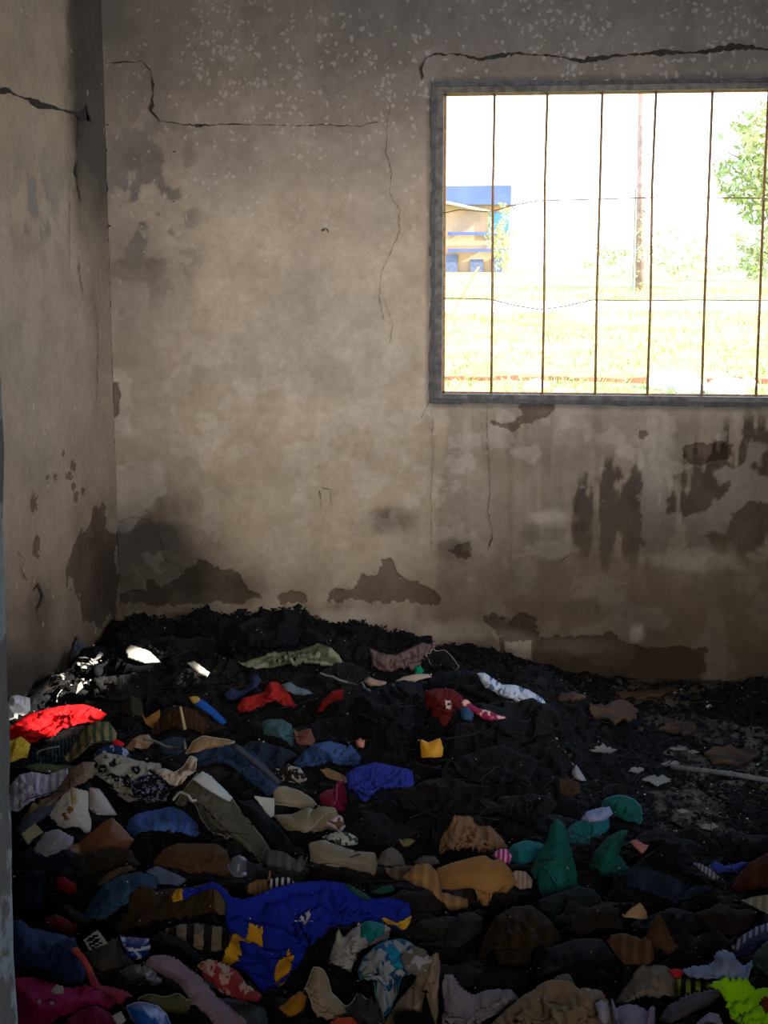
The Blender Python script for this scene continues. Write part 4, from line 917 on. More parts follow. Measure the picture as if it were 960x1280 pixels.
I('trousers', 'clothing', 'khaki trousers with striped seam leaning over the black netted garment', [(78, 958), (90, 938), (98, 921), (108, 908), (120, 901), (136, 902), (146, 916), (144, 932), (122, 940), (112, 950), (98, 957)], '7a6d48', 'stripe', '3e4334', n=40, tilt=52, crumple=1.12, dome=.05, scale=14, soot=.25, dirn=60)
I('rag', 'rag', 'small vivid red rag peeping out right of the khaki trousers', [(138, 929), (146, 924), (156, 930), (150, 936)], 'd01818', n=10, tilt=40, soot=0)
I('scarf', 'scarf', 'navy scarf with small white flecks above the grey floral shirt', [(116, 944), (126, 934), (142, 932), (158, 936), (164, 946), (148, 950), (128, 950)], '1d2a52', 'floral', '8a94a8', n=26, tilt=45, crumple=1.3, scale=60, soot=.1)
I('garment', 'clothing', 'crumpled beige brown garment between navy scarf and pleated skirt', [(156, 936), (165, 924), (176, 918), (186, 918), (192, 930), (191, 944), (180, 938), (168, 944)], '9a7a62', n=24, tilt=50, crumple=1.25, dome=.03, soot=.2)
I('trousers', 'clothing', 'dark navy jeans lying diagonally across the left centre of the heap', [(238, 950), (252, 932), (272, 924), (292, 928), (312, 938), (334, 958), (350, 982), (346, 1000), (330, 1006), (304, 988), (284, 968), (262, 964), (244, 966)], '13233a', 'denim', n=46, tilt=38, crumple=1.16, dome=.06, soot=.15)
I('belt', 'belt', 'long greyish waistband running along the dark navy jeans', [(290, 930), (298, 932), (318, 948), (340, 966), (352, 978), (346, 982), (330, 968), (308, 950), (292, 938)], '3c4048', n=34, tilt=38, crumple=1.03, dome=.018, soot=.1)
I('garment', 'clothing', 'tan garment with a pale edge over the top of the dark navy jeans', [(232, 942), (242, 926), (254, 919), (268, 922), (284, 924), (294, 929), (290, 938), (274, 934), (258, 936), (246, 944)], '8c6f52', n=30, tilt=42, crumple=1.18, dome=.025, soot=.2, hem='bfae98')
I('blouse', 'clothing', 'grey blouse with black floral print at the left of the heap', [(112, 966), (118, 946), (130, 940), (150, 943), (172, 950), (200, 954), (206, 972), (200, 990), (192, 1004), (180, 1018), (160, 1020), (142, 1004), (128, 986)], '908b80', 'floral', '14161c', n=52, tilt=40, crumple=1.18, dome=.05, scale=30, soot=.12)
I('black_lace', 'lace', 'black lace panel with violet grey holes on the grey floral blouse', [(163, 978), (180, 968), (200, 968), (214, 988), (206, 1004), (184, 1010), (168, 1000)], '14131a', 'floral', '6c6c80', n=34, tilt=40, crumple=1.14, scale=90, soot=.05)
I('blouse', 'clothing', 'white and tan ruffled collar piece right of the grey floral blouse', [(196, 964), (206, 960), (218, 966), (230, 958), (238, 944), (246, 948), (244, 962), (234, 978), (224, 992), (212, 984), (202, 974)], 'b8a898', 'patch', '7c6048', n=34, tilt=50, crumple=1.28, dome=.03, soot=.1, scale=2, hem='c8c4c0')
I('rag', 'rag', 'thin olive green strip above the white striped shirt', [(30, 958), (46, 954), (70, 956), (98, 957), (110, 962), (84, 968), (58, 968), (38, 964)], '4a5438', n=30, tilt=35, crumple=1.1)
I('shirt', 'clothing', 'white shirt with faint lilac stripes next to the door jamb', [(12, 982), (24, 968), (40, 964), (60, 968), (84, 960), (88, 972), (76, 986), (62, 998), (48, 1010), (30, 1024), (12, 1034)], 'c2bcc6', 'stripe', '8f88a4', n=44, tilt=40, crumple=1.25, dome=.05, scale=16, soot=.1)
I('trousers', 'clothing', 'taupe trouser leg crossing from the striped shirt to the floral blouse', [(20, 1040), (30, 1020), (52, 1002), (72, 988), (88, 962), (104, 952), (118, 952), (116, 972), (108, 984), (92, 992), (74, 1002), (48, 1020), (32, 1036)], '857060', n=44, tilt=42, crumple=1.12, dome=.05, soot=.18)
I('bag_strap', 'strap', 'blue grey rolled strip beneath the taupe trouser leg', [(18, 1036), (36, 1020), (56, 1008), (70, 1006), (68, 1016), (46, 1030), (24, 1048)], '565a6c', n=26, tilt=42, crumple=1.06, dome=.02)
I('leather_piece', 'leather', 'large smooth brown leather piece at the left of the heap', [(112, 1042), (126, 1030), (140, 1021), (153, 1034), (167, 1049), (158, 1064), (140, 1072), (116, 1082), (86, 1090), (78, 1076), (94, 1058)], '6f4428', n=36, tilt=48, crumple=1.02, dome=.03, rough=.6, soot=.22, thick=.004)
I('shirt', 'clothing', 'grey white crumpled shirt with a lilac lining hanging at the left', [(42, 1060), (56, 1040), (72, 1036), (92, 1046), (90, 1058), (80, 1068), (73, 1081), (60, 1087), (48, 1078)], 'a4a4b4', n=34, tilt=55, crumple=1.26, dome=.04, soot=.12)
I('printed_sheet', 'paper', 'white printed sheet with navy bars on the grey white shirt', [(60, 1022), (70, 1004), (80, 992), (90, 984), (110, 989), (110, 1014), (114, 1027), (113, 1040), (92, 1049), (76, 1046), (66, 1038)], 'c8c2bc', n=40, tilt=48, crumple=1.10, dome=.03, soot=.10,
  parts=(('navy_bar', '161c48', [(56, 1022), (61, 1018), (74, 1036), (68, 1040)]), ('grey_bar', '6e6470', [(48, 1026), (56, 1022), (66, 1040), (60, 1044)]), ('ochre_mark', '8a6420', [(84, 1010), (90, 1007), (91, 1014), (86, 1016)]), ('ochre_mark', '7c5a20', [(78, 1016), (82, 1016), (86, 1024), (81, 1023)]), ('cream_stripe', 'b8a078', [(88, 984), (94, 986), (96, 1004), (90, 1006)])))
I('collar', 'clothing', 'pinkish white pointed collar above the brown leather piece', [(112, 984), (124, 986), (134, 1000), (146, 1019), (134, 1020), (123, 1031), (112, 1018)], 'b8aeb0', n=28, tilt=52, crumple=1.06, dome=.02, soot=.1, hem='8e8688')
I('price_tag', 'tag', 'blank cream cardboard tag at the lower left of the white printed sheet', [(26, 1044), (44, 1030), (54, 1042), (35, 1058)], 'c4bca0', 'card', n=10, tilt=50, rigid=True, thick=.003, soot=.05)
I('jeans', 'clothing', 'folded mid blue jeans in front of the grey floral blouse', [(160, 1026), (172, 1017), (196, 1012), (216, 1008), (230, 1014), (247, 1028), (250, 1042), (240, 1054), (226, 1050), (204, 1050), (182, 1048), (168, 1050), (158, 1038)], '2f4a80', 'denim', n=44, tilt=50, crumple=1.16, dome=.07, soot=.12, dirn=10)
I('jacket', 'clothing', 'olive grey hooded jacket with a pale cord, left of centre', [(220, 1004), (232, 984), (246, 966), (258, 968), (284, 990), (300, 1012), (326, 1044), (350, 1084), (340, 1092), (318, 1078), (290, 1062), (262, 1044), (244, 1022), (230, 1014)], '565347', n=56, tilt=42, crumple=1.17, dome=.07, soot=.18, hem='8a8778')
I('lining', 'clothing', 'white stiff lining flap lying on the olive grey jacket', [(240, 974), (253, 963), (264, 970), (278, 984), (291, 996), (287, 1004), (270, 996), (258, 988)], 'b6bcc0', n=28, tilt=50, crumple=1.03, dome=.01, soot=.08)
I('trousers', 'clothing', 'black trouser leg running diagonally in front of the white leather bag', [(296, 1002), (316, 1000), (340, 1024), (362, 1050), (388, 1066), (378, 1082), (350, 1074), (326, 1048), (304, 1020)], '0f1014', n=36, tilt=40, crumple=1.12, dome=.05, soot=0)
I('rag', 'rag', 'frayed black and white rag right of the dark navy jeans', [(344, 962), (360, 954), (376, 960), (384, 974), (368, 984), (352, 978)], '22201e', 'patch', '8c8478', n=22, tilt=45, crumple=1.3, scale=4, soot=.3)
I('paper_sheet', 'paper', 'small white card wedge left of the white leather bag', [(316, 995), (330, 997), (343, 998), (343, 1020), (336, 1024), (328, 1010)], 'b8bab8', 'card', n=14, tilt=55, rigid=True, thick=.003, soot=.08)
I('leather_bag', 'bag', 'back panel of a torn cream leather bag standing upright', [(342, 990), (346, 984), (354, 982), (374, 988), (390, 998), (400, 1012), (410, 1026), (398, 1022), (386, 1010), (366, 1018), (344, 1019)], '8f8672', n=32, tilt=68, crumple=1.02, dome=.02, rough=.6, soot=.1, thick=.005, hem='b8b4a4')
I('leather_bag', 'bag', 'front panel of the torn cream leather bag with a pale rim', [(342, 1019), (366, 1018), (386, 1009), (406, 1022), (430, 1040), (414, 1044), (396, 1046), (384, 1056), (372, 1050), (356, 1038)], '7c735c', n=34, tilt=62, crumple=1.02, dome=.05, rough=.6, soot=.12, thick=.005, hem='c0bcb0')
I('leather_piece', 'leather', 'stiff grey beige leather tongue below the torn bag', [(386, 1054), (404, 1050), (420, 1056), (444, 1064), (468, 1066), (471, 1080), (468, 1095), (448, 1090), (430, 1086), (424, 1094), (404, 1094), (390, 1084)], '7c7262', n=34, tilt=60, crumple=1.02, dome=.03, rough=.6, soot=.12, thick=.005, hem='a49c8a')
I('lacing', 'lace', 'white criss cross lacing between the torn bag and the grey tongue', [(402, 1046), (418, 1040), (434, 1040), (446, 1046), (448, 1056), (430, 1058), (412, 1056)], '9ea49c', 'patch', '3a3e3a', n=24, tilt=50, crumple=1.3, scale=5, soot=.1)
I('shirt', 'clothing', 'grey ribbed shirt in folds left of the stiff grey tongue', [(328, 1074), (340, 1062), (356, 1066), (374, 1078), (386, 1090), (374, 1093), (352, 1088), (334, 1084)], '5c5a58', 'rib', n=28, tilt=48, crumple=1.2, dome=.04, scale=14)
I('cardboard', 'cardboard', 'crumpled brown wrapping paper beneath the folded jeans', [(190, 1078), (204, 1062), (222, 1054), (246, 1055), (270, 1054), (284, 1064), (290, 1090), (282, 1104), (258, 1106), (238, 1104), (218, 1094), (200, 1086)], '57402c', 'card', n=38, tilt=45, crumple=1.14, dome=.05, soot=.15)
I('paper_sheet', 'paper', 'blue grey sheet of stiff paper under the brown wrapping paper', [(182, 1090), (195, 1083), (214, 1090), (234, 1100), (222, 1110), (200, 1108)], '5c6884', 'card', n=20, tilt=50, rigid=True, dome=.01, soot=.1)
I('plastic_sheet', 'plastic', 'greyish translucent plastic sleeve standing right of the brown wrapping paper', [(290, 1072), (300, 1068), (309, 1074), (308, 1094), (309, 1112), (294, 1110), (284, 1098)], '5e6274', n=20, tilt=66, crumple=1.05, rough=.3, soot=.05)
I('cardboard', 'cardboard', 'small corrugated tan scrap behind the blue jersey', [(310, 1106), (322, 1100), (338, 1100), (336, 1114), (320, 1120), (309, 1116)], '8a6848', 'corrug', n=18, tilt=50, rigid=True, scale=30, thick=.005)
I('sock', 'sock', 'black and white striped sock behind the blue jersey', [(334, 1104), (346, 1097), (360, 1097), (369, 1104), (352, 1110), (338, 1114)], '141414', 'stripe', 'c8c8c8', n=22, tilt=50, crumple=1.1, scale=26, dome=.03, soot=0)
I('jeans', 'clothing', 'faded teal blue jeans left of the brown wrapping paper', [(102, 1156), (112, 1128), (130, 1106), (152, 1094), (176, 1090), (198, 1098), (196, 1112), (180, 1124), (164, 1142), (144, 1158), (122, 1164)], '24405c', 'denim', n=44, tilt=44, crumple=1.16, dome=.07, soot=.2, dirn=40)
I('rag', 'rag', 'dusty mottled brown strip along the top of the faded teal jeans', [(122, 1104), (134, 1092), (150, 1084), (164, 1082), (166, 1088), (148, 1094), (134, 1104), (124, 1112)], '5a4834', n=26, tilt=44, crumple=1.25)
I('rag', 'rag', 'dark striped navy rag near the door jamb above the denim jacket', [(22, 1104), (36, 1092), (50, 1096), (54, 1120), (46, 1146), (28, 1148), (20, 1130)], '182440', 'stripe', '101828', n=26, tilt=48, crumple=1.2, scale=16)
I('rag', 'rag', 'dim crimson rag in the dark hollow at the left', [(70, 1102), (80, 1096), (94, 1104), (98, 1116), (84, 1118), (72, 1112)], '7a1822', n=16, tilt=48, crumple=1.25)
I('rag', 'rag', 'dark red flowered rag between the denim jacket and the teal jeans', [(56, 1150), (70, 1142), (86, 1150), (98, 1160), (90, 1170), (72, 1168), (60, 1162)], '6a1420', 'floral', '3c3420', n=22, tilt=45, crumple=1.2, scale=50)
I('jacket', 'clothing', 'dark brown jacket with pale specks left of the blue jersey', [(140, 1172), (156, 1148), (176, 1124), (204, 1112), (232, 1110), (262, 1104), (284, 1112), (288, 1150), (262, 1154), (232, 1158), (204, 1160), (174, 1170)], '3a2c1c', n=46, tilt=40, crumple=1.18, dome=.07, soot=.1)
I('strap', 'strap', 'brown canvas strap hanging down beside the blue jersey', [(266, 1110), (272, 1106), (279, 1114), (282, 1150), (270, 1154), (267, 1130)], '5c4c3a', n=22, tilt=55, crumple=1.03, dome=.012)
I('shirt', 'clothing', 'pale brown shirt with dark tiger stripes below the dark brown jacket', [(204, 1162), (224, 1156), (246, 1154), (282, 1160), (292, 1178), (283, 1190), (262, 1200), (248, 1196), (234, 1182), (216, 1176)], '7c6e60', 'stripe', '1c1814', n=40, tilt=46, crumple=1.2, dome=.05, scale=9, soot=.1)
I('wig', 'hair', 'frizzy black hairpiece between the tiger stripe shirt and lilac cloth', [(186, 1178), (200, 1164), (216, 1170), (236, 1180), (250, 1196), (246, 1206), (224, 1202), (200, 1196)], '0a0909', n=34, tilt=45, crumple=1.5, dome=.05, soot=0, amp=.03)
# bottom left
I('box', 'box', 'torn greyish brown carton beside the white card with black bars', [(110, 1194), (124, 1184), (146, 1172), (152, 1190), (158, 1212), (142, 1216), (124, 1226), (114, 1212)], '4a4540', 'card', n=24, tilt=52, crumple=1.02, dome=.04, soot=.15, thick=.004)
I('barcode_card', 'card', 'white label card with black barcode bars left of the blue printed pouch', [(104, 1177), (122, 1164), (130, 1174), (135, 1182), (112, 1191)], 'a8a8a0', 'card', n=26, tilt=52, rigid=True, soot=.05, thick=.003,
  parts=(('bar', '08080a', [(108, 1178.5), (120, 1170), (122.5, 1172.5), (111, 1181)]), ('bar', '08080a', [(110.5, 1183), (123.5, 1174.5), (126, 1177), (113, 1185.5)]), ('bar', '08080a', [(114.5, 1187), (127, 1179.5), (129, 1181), (115.5, 1188.6)])))
I('pouch', 'bag', 'blue plastic pouch with a white printed band and splash mark', [(150, 1175), (160, 1171), (176, 1173), (186, 1172), (187, 1187), (184, 1198), (172, 1202), (156, 1202), (152, 1188)], '15327c', n=34, tilt=55, crumple=1.07, dome=.03, rough=.4, soot=.1,
  parts=(('white_band', 'b4bcc8', [(150, 1182), (168, 1185), (187, 1182), (187, 1186), (168, 1188.5), (150, 1186)]), ('splash', 'a8b4c8', [(166, 1188), (171, 1188), (177, 1194), (174, 1202), (170, 1200), (171, 1194)])))
I('strap', 'strap', 'coral pink strap curving around the denim jacket', [(85, 1180), (96, 1184), (106, 1196), (114, 1210), (119, 1224), (112, 1226), (106, 1210), (98, 1198), (88, 1190)], 'c4524a', n=30, tilt=48, crumple=1.06, dome=.015, soot=.05)
o_, D_ = I('jacket', 'clothing', 'dark blue denim jacket at the left edge beside the jamb', [(12, 1154), (26, 1150), (36, 1160), (60, 1166), (84, 1170), (88, 1186), (100, 1198), (107, 1214), (106, 1232), (84, 1236), (50, 1228), (12, 1222)], '22325a', 'denim', n=54, tilt=42, crumple=1.15, dome=.08, soot=.1, hem='3c5080')
I('shirt', 'clothing', 'faded pink rag spread between the magenta sweater and black shoe', [(108, 1240), (124, 1232), (142, 1234), (160, 1240), (168, 1248), (158, 1258), (138, 1254), (118, 1250)], '9c3a4c', n=28, tilt=40, crumple=1.25, soot=.1)
I('sweater', 'clothing', 'large magenta sweater filling the bottom left corner', [(12, 1224), (40, 1222), (66, 1230), (96, 1238), (128, 1242), (146, 1252), (138, 1262), (108, 1264), (84, 1276), (70, 1300), (12, 1304)], '9a1858', n=48, tilt=34, crumple=1.08, dome=.08, soot=.05)
I('sweater', 'clothing', 'ruffled magenta cardigan at the bottom edge right of the magenta sweater', [(74, 1296), (84, 1274), (100, 1264), (120, 1258), (138, 1268), (152, 1284), (156, 1304), (110, 1310)], '7c1448', n=34, tilt=42, crumple=1.34, dome=.05, soot=.1)
for (poly, lab) in (([(64, 1240), (71, 1232), (80, 1235), (79, 1243), (68, 1244)], 'largest white plaster chip lying on the magenta sweater'),
                    ([(46, 1252), (50, 1249), (52, 1253), (48, 1256)], 'white plaster crumb at the left of the magenta sweater'),
                    ([(62, 1253), (67, 1254), (68, 1258), (63, 1257)], 'white plaster crumb at the right of three small ones on the magenta sweater'),
                    ([(140, 1276), (152, 1270), (158, 1282), (148, 1290)], 'blank white card at the bottom edge right of the magenta cardigan')):
    I('plaster_chip' if 'plaster' in lab else 'paper_card', 'chip' if 'plaster' in lab else 'card', lab, poly, 'c4c4c0', 'card', n=8, tilt=38, rigid=True, thick=.006, soot=0)
I('slipper', 'shoe', 'black glittery slipper amid the lilac cloth and pink rag', [(140, 1232), (150, 1214), (170, 1206), (190, 1212), (202, 1228), (196, 1242), (172, 1246), (150, 1242)], '0e0d0e', n=28, tilt=48, crumple=1.2, dome=.07, soot=0, rough=.5)
I('trousers', 'clothing', 'grey green trousers piece under the red floral cloth at the bottom', [(262, 1252), (284, 1248), (310, 1254), (330, 1264), (336, 1300), (300, 1304), (276, 1276)], '3c4248', n=30, tilt=40, crumple=1.12, dome=.05)
I('skirt', 'clothing', 'red and white floral skirt bunched at the bottom left', [(246, 1206), (260, 1200), (272, 1202), (284, 1208), (297, 1214), (307, 1230), (327, 1244), (322, 1256), (296, 1257), (272, 1247), (256, 1226)], '8c3038', 'floral', 'b08c80', n=44, tilt=46, crumple=1.35, dome=.05, scale=34, soot=.1)
I('cardigan', 'clothing', 'long lilac grey cloth sweeping down to the bottom edge', [(180, 1206), (188, 1196), (204, 1194), (222, 1200), (236, 1212), (252, 1224), (272, 1248), (302, 1272), (314, 1300), (268, 1300), (250, 1270), (236, 1262), (224, 1240), (216, 1226), (206, 1222), (190, 1214)], '8c7684', n=60, tilt=42, crumple=1.17, dome=.06, soot=.1, dirn=-50)
I('shorts', 'clothing', 'olive green shorts with a cream waistband below the lilac cloth', [(170, 1250), (186, 1244), (206, 1248), (224, 1246), (240, 1258), (232, 1268), (206, 1266), (186, 1262)], '514c2c', n=32, tilt=44, crumple=1.16, dome=.04, soot=.1, hem='8c8266')
I('shorts', 'clothing', 'shiny bright blue shorts with white piping at the bottom left', [(158, 1258), (174, 1254), (192, 1258), (206, 1268), (214, 1284), (208, 1300), (182, 1298), (166, 1276)], '1452a8', n=34, tilt=44, crumple=1.15, dome=.05, soot=.1, rough=.45, hem='98a8c8')
# blue jersey with yellow bands and lettering
o_, D_ = I('sports_jersey', 'clothing', 'large royal blue jersey with yellow bands and worn white lettering', [(214, 1118), (220, 1110), (236, 1108), (254, 1108), (266, 1103), (276, 1110), (290, 1120), (306, 1122), (324, 1116), (345, 1106), (372, 1101), (400, 1100), (430, 1104), (452, 1116), (470, 1120), (492, 1121), (512, 1128), (514, 1146), (512, 1160), (496, 1156), (482, 1146), (462, 1150), (444, 1160), (428, 1168), (404, 1180), (388, 1192), (376, 1216), (360, 1246), (344, 1266), (330, 1256), (312, 1236), (300, 1222), (276, 1202), (290, 1184), (282, 1154), (284, 1128), (266, 1113), (246, 1117), (228, 1126), (216, 1126)],
   '1a2c9c', n=100, tilt=32, crumple=1.20, dome=.05, soot=.12, wav=.10, amp=.03, steps=60, cr=1.6,
   parts=(('yellow_cuff', 'c8962c', [(208, 1104), (228, 1104), (229, 1130), (208, 1130)]), ('yellow_band', 'd8a02c', [(270, 1203), (290, 1182), (314, 1160), (330, 1165), (326, 1180), (302, 1196), (284, 1208)]),
          ('yellow_band', 'c88e24', [(338, 1240), (346, 1212), (360, 1194), (368, 1204), (362, 1226), (347, 1252)]), ('yellow_tip', 'd8a840', [(476, 1150), (484, 1136), (494, 1146), (518, 1150), (518, 1166), (494, 1160)])))
def on_sheet(D, u, v):
    """sheet point over outline position (u, v)"""
    Rr = ray(u, v); t = ((D['O']-np.array([0, 0, EYE]))@D['nrm'])/(Rr@D['nrm']); W = np.array([0, 0, EYE])+Rr*t[..., None]
    a = (W-D['O'])@D['side']; b = (W-D['O'])@D['e2']; s = D['s']; P = D['P']
    fi = np.clip((a-D['a'][0, 0])/s, 0, P.shape[0]-1.001); fj = np.clip((b-D['b'][0, 0])/s, 0, P.shape[1]-1.001)
    i = fi.astype(int); j = fj.astype(int); x = (fi-i)[..., None]; y = (fj-j)[..., None]
    p = (P[i, j]*(1-x)+P[i+1, j]*x)*(1-y)+(P[i, j+1]*(1-x)+P[i+1, j+1]*x)*y
    du = P[i+1, j]-P[i, j]; dv = P[i, j+1]-P[i, j]; n = np.cross(du, dv); n /= np.linalg.norm(n, axis=-1, keepdims=True)+1e-9
    n = np.where((n[..., 2:3] < 0), -n, n); return p, n
M_PRINT = cloth_mat(hex3('b8b4b4'), 'plain', (.5, .5, .5), .35)
def letter(D, parent, strokes, w=3.0):
    """a printed letter: bent ribbons lying on the cloth"""
    V = []; Fq = []
    for st in strokes:
        st = np.array(st, float); seg = []
        for i in range(len(st)-1):
            n = max(2, int(np.linalg.norm(st[i+1]-st[i])/1.2))
            for k in range(n): seg.append(st[i]+(st[i+1]-st[i])*k/n)
        seg.append(st[-1]); seg = np.array(seg); t = np.gradient(seg, axis=0); t /= np.linalg.norm(t, axis=1)[:, None]+1e-9; nn = np.stack([-t[:, 1], t[:, 0]*.8], 1)*w*.5
        A, nA = on_sheet(D, seg[:, 0]+nn[:, 0], seg[:, 1]+nn[:, 1]); B, nB = on_sheet(D, seg[:, 0]-nn[:, 0], seg[:, 1]-nn[:, 1]); b0 = len(V); n = len(seg)
        V += list(A+nA*.007)+list(B+nB*.007); Fq += [(b0+i, b0+i+1, b0+n+i+1, b0+n+i) for i in range(n-1)]
    return link('letter', mesh('letter', V, Fq, M_PRINT), parent)
L_ = [[[(370, 1168), (373, 1162), (377, 1168)]], [[(373, 1156), (378, 1153), (384, 1156), (382, 1162), (375, 1163), (373, 1157)]],
      [[(376, 1146), (384, 1151), (389, 1149), (386, 1144)], [(384, 1151), (390, 1156)]], [[(394, 1131), (400, 1136), (403, 1130)], [(397, 1129), (401, 1133)]], [[(402, 1144), (406, 1140), (403, 1136), (412, 1133)]]]
for s_ in L_: letter(D_, o_, s_)
I('rag', 'rag', 'teal green strip lying along the upper right of the blue jersey', [(430, 1106), (440, 1108), (456, 1118), (466, 1124), (456, 1126), (442, 1118)], '1c4a44', n=20, tilt=40, crumple=1.1)
I('rag', 'rag', 'small dark green rag right of the blue jersey, below the cardboard strips', [(462, 1118), (474, 1110), (488, 1106), (494, 1112), (484, 1120), (470, 1124)], '17443c', n=18, tilt=45, crumple=1.2)
I('shorts', 'clothing', 'dark ochre piece at the lower tip of the blue jersey', [(348, 1264), (362, 1248), (376, 1238), (384, 1244), (380, 1262), (362, 1276)], 'a06c20', n=22, tilt=45, crumple=1.06, dome=.02)
I('baby_dress', 'clothing', 'cream lace baby dress at the bottom, left of the patterned romper', [(380, 1242), (386, 1226), (392, 1208), (404, 1212), (410, 1226), (414, 1242), (436, 1262), (424, 1278), (404, 1284), (388, 1276), (382, 1258)], '9c8a72', n=40, tilt=46, crumple=1.34, dome=.05, soot=.2, hem='b8ac98')
I('cap', 'hat', 'bright orange cap at the bottom edge under the cream lace dress', [(408, 1298), (412, 1280), (424, 1272), (440, 1272), (452, 1284), (454, 1300)], 'd8501c', n=22, tilt=45, crumple=1.1, dome=.05, soot=.05)
I('trousers', 'clothing', 'beige crumpled trouser leg standing at the bottom centre', [(470, 1306), (480, 1278), (498, 1252), (516, 1232), (530, 1206), (546, 1188), (550, 1204), (549, 1232), (548, 1262), (544, 1306)], '94836e', n=50, tilt=52, crumple=1.2, dome=.06, soot=.15, dirn=60)
I('shirt', 'clothing', 'white crumpled baby shirt with a teal shoulder beside the blue jersey', [(411, 1208), (413, 1192), (420, 1178), (432, 1170), (446, 1158), (460, 1152), (476, 1154), (488, 1160), (484, 1178), (470, 1186), (456, 1196), (450, 1212), (440, 1226), (428, 1224), (418, 1216)], 'a8a2a0', n=48, tilt=48, crumple=1.32, dome=.06, soot=.12,
  parts=(('teal_shoulder', '168080', [(450, 1158), (464, 1148), (480, 1152), (478, 1168), (462, 1176), (452, 1170)]),))
I('romper', 'clothing', 'white and turquoise patterned baby romper at the bottom centre', [(448, 1214), (456, 1196), (470, 1184), (484, 1176), (500, 1174), (512, 1178), (528, 1192), (531, 1210), (518, 1228), (504, 1240), (498, 1254), (484, 1272), (476, 1274), (468, 1252), (454, 1240)], '9aa0a8', 'patch', '1c4a78', n=56, tilt=48, crumple=1.24, dome=.06, soot=.12, scale=3.2,
  parts=(('turquoise_trim', '1c88b0', [(478, 1184), (490, 1180), (500, 1188), (506, 1206), (500, 1214), (492, 1204), (486, 1192)]), ('blue_trim', '185a84', [(452, 1236), (466, 1244), (484, 1246), (496, 1252), (490, 1258), (470, 1252), (454, 1246)]), ('round_patch', '8e9a84', [(452, 1214), (458, 1208), (465, 1212), (466, 1226), (460, 1236), (452, 1230)])), hem='2a8098')
I('shirt', 'clothing', 'grey brown shirt with white flecks right of the turquoise romper', [(500, 1196), (516, 1182), (530, 1186), (540, 1198), (536, 1214), (522, 1226), (508, 1218)], '6c6660', 'patch', '9c98a0', n=30, tilt=46, crumple=1.26, soot=.15, scale=3)
I('slipper', 'shoe', 'grey slipper with two pale spots under the turquoise romper', [(430, 1262), (444, 1252), (464, 1252), (476, 1262), (480, 1280), (466, 1290), (444, 1284)], '3a3a3a', n=26, tilt=46, crumple=1.06, dome=.05, soot=.05, hem='8c8c84')
# centre right
I('garment', 'clothing', 'crumpled tan chiffon heap behind the corrugated cardboard', [(548, 1062), (552, 1044), (562, 1034), (573, 1027), (590, 1028), (600, 1032), (612, 1032), (626, 1046), (636, 1060), (620, 1068), (606, 1076), (584, 1076), (564, 1078), (550, 1072)], '80624a', n=46, tilt=46, crumple=1.38, dome=.06, soot=.15)
I('glove', 'glove', 'grey twisted glove above the cardboard strips', [(470, 1078), (478, 1064), (490, 1058), (502, 1068), (508, 1084), (492, 1086), (478, 1084)], '5e5858', n=26, tilt=48, crumple=1.3, dome=.03)
I('rag', 'rag', 'mauve grey rolled rag left of the tan chiffon', [(516, 1078), (528, 1070), (544, 1070), (550, 1080), (538, 1084), (522, 1084)], '6a5c5c', n=20, tilt=46, crumple=1.2, dome=.03)
I('rag', 'rag', 'small olive yellow scrap in the dark above the glove', [(498, 1054), (508, 1048), (520, 1050), (512, 1058), (504, 1060)], '6e6440', n=12, tilt=42, crumple=1.1)
I('cardboard', 'cardboard', 'torn ribbed cardboard end at the left of the tan cardboard', [(480, 1090), (494, 1084), (514, 1083), (522, 1088), (512, 1100), (498, 1100), (484, 1096)], '6c5848', 'corrug', n=30, tilt=45, rigid=True, scale=16, thick=.006, dome=.02)
I('cardboard', 'cardboard', 'corrugated tan cardboard flap folding down at the left', [(504, 1097), (520, 1083), (536, 1081), (546, 1092), (552, 1116), (584, 1124), (584, 1134), (562, 1138), (540, 1122), (520, 1108)], 'a07a52', 'corrug', n=40, tilt=52, rigid=True, scale=14, thick=.006, dome=.03, soot=.12)
I('cardboard', 'cardboard', 'smooth tan cardboard flap with torn edge in the centre right', [(546, 1091), (566, 1084), (590, 1078), (606, 1075), (616, 1082), (625, 1079), (637, 1092), (645, 1108), (632, 1120), (617, 1134), (605, 1136), (596, 1130), (584, 1119), (566, 1118), (552, 1115)], 'a87c4c', 'card', n=44, tilt=50, rigid=True, thick=.006, dome=.035, soot=.10, hem='c4a888')
I('cardboard', 'cardboard', 'pale frilled cardboard scrap between tan flap and teal sleeve', [(636, 1092), (646, 1088), (658, 1090), (666, 1100), (665, 1110), (650, 1112), (642, 1106)], 'a89488', 'corrug', n=20, tilt=50, rigid=True, scale=30, thick=.005, soot=.05)
I('jacket', 'clothing', 'dark olive brown corduroy jacket below the tan cardboard', [(596, 1196), (606, 1170), (620, 1146), (640, 1134), (664, 1132), (688, 1150), (700, 1176), (694, 1204), (660, 1216), (624, 1214)], '33261a', 'rib', n=46, tilt=48, crumple=1.12, dome=.08, scale=10, soot=.1, dirn=70)
I('trousers', 'clothing', 'dim grey green trousers lying below the cardboard, left of the corduroy', [(552, 1188), (560, 1160), (574, 1142), (592, 1140), (604, 1148), (596, 1176), (582, 1196), (566, 1202)], '2a2a28', n=30, tilt=48, crumple=1.14, dome=.05, soot=.05)
I('jacket', 'clothing', 'black jacket bulging between corduroy and brown paper fan', [(660, 1232), (668, 1204), (690, 1184), (720, 1174), (752, 1174), (768, 1196), (770, 1230), (750, 1244), (706, 1242)], '0c0b0c', n=40, tilt=50, crumple=1.15, dome=.10, soot=0)
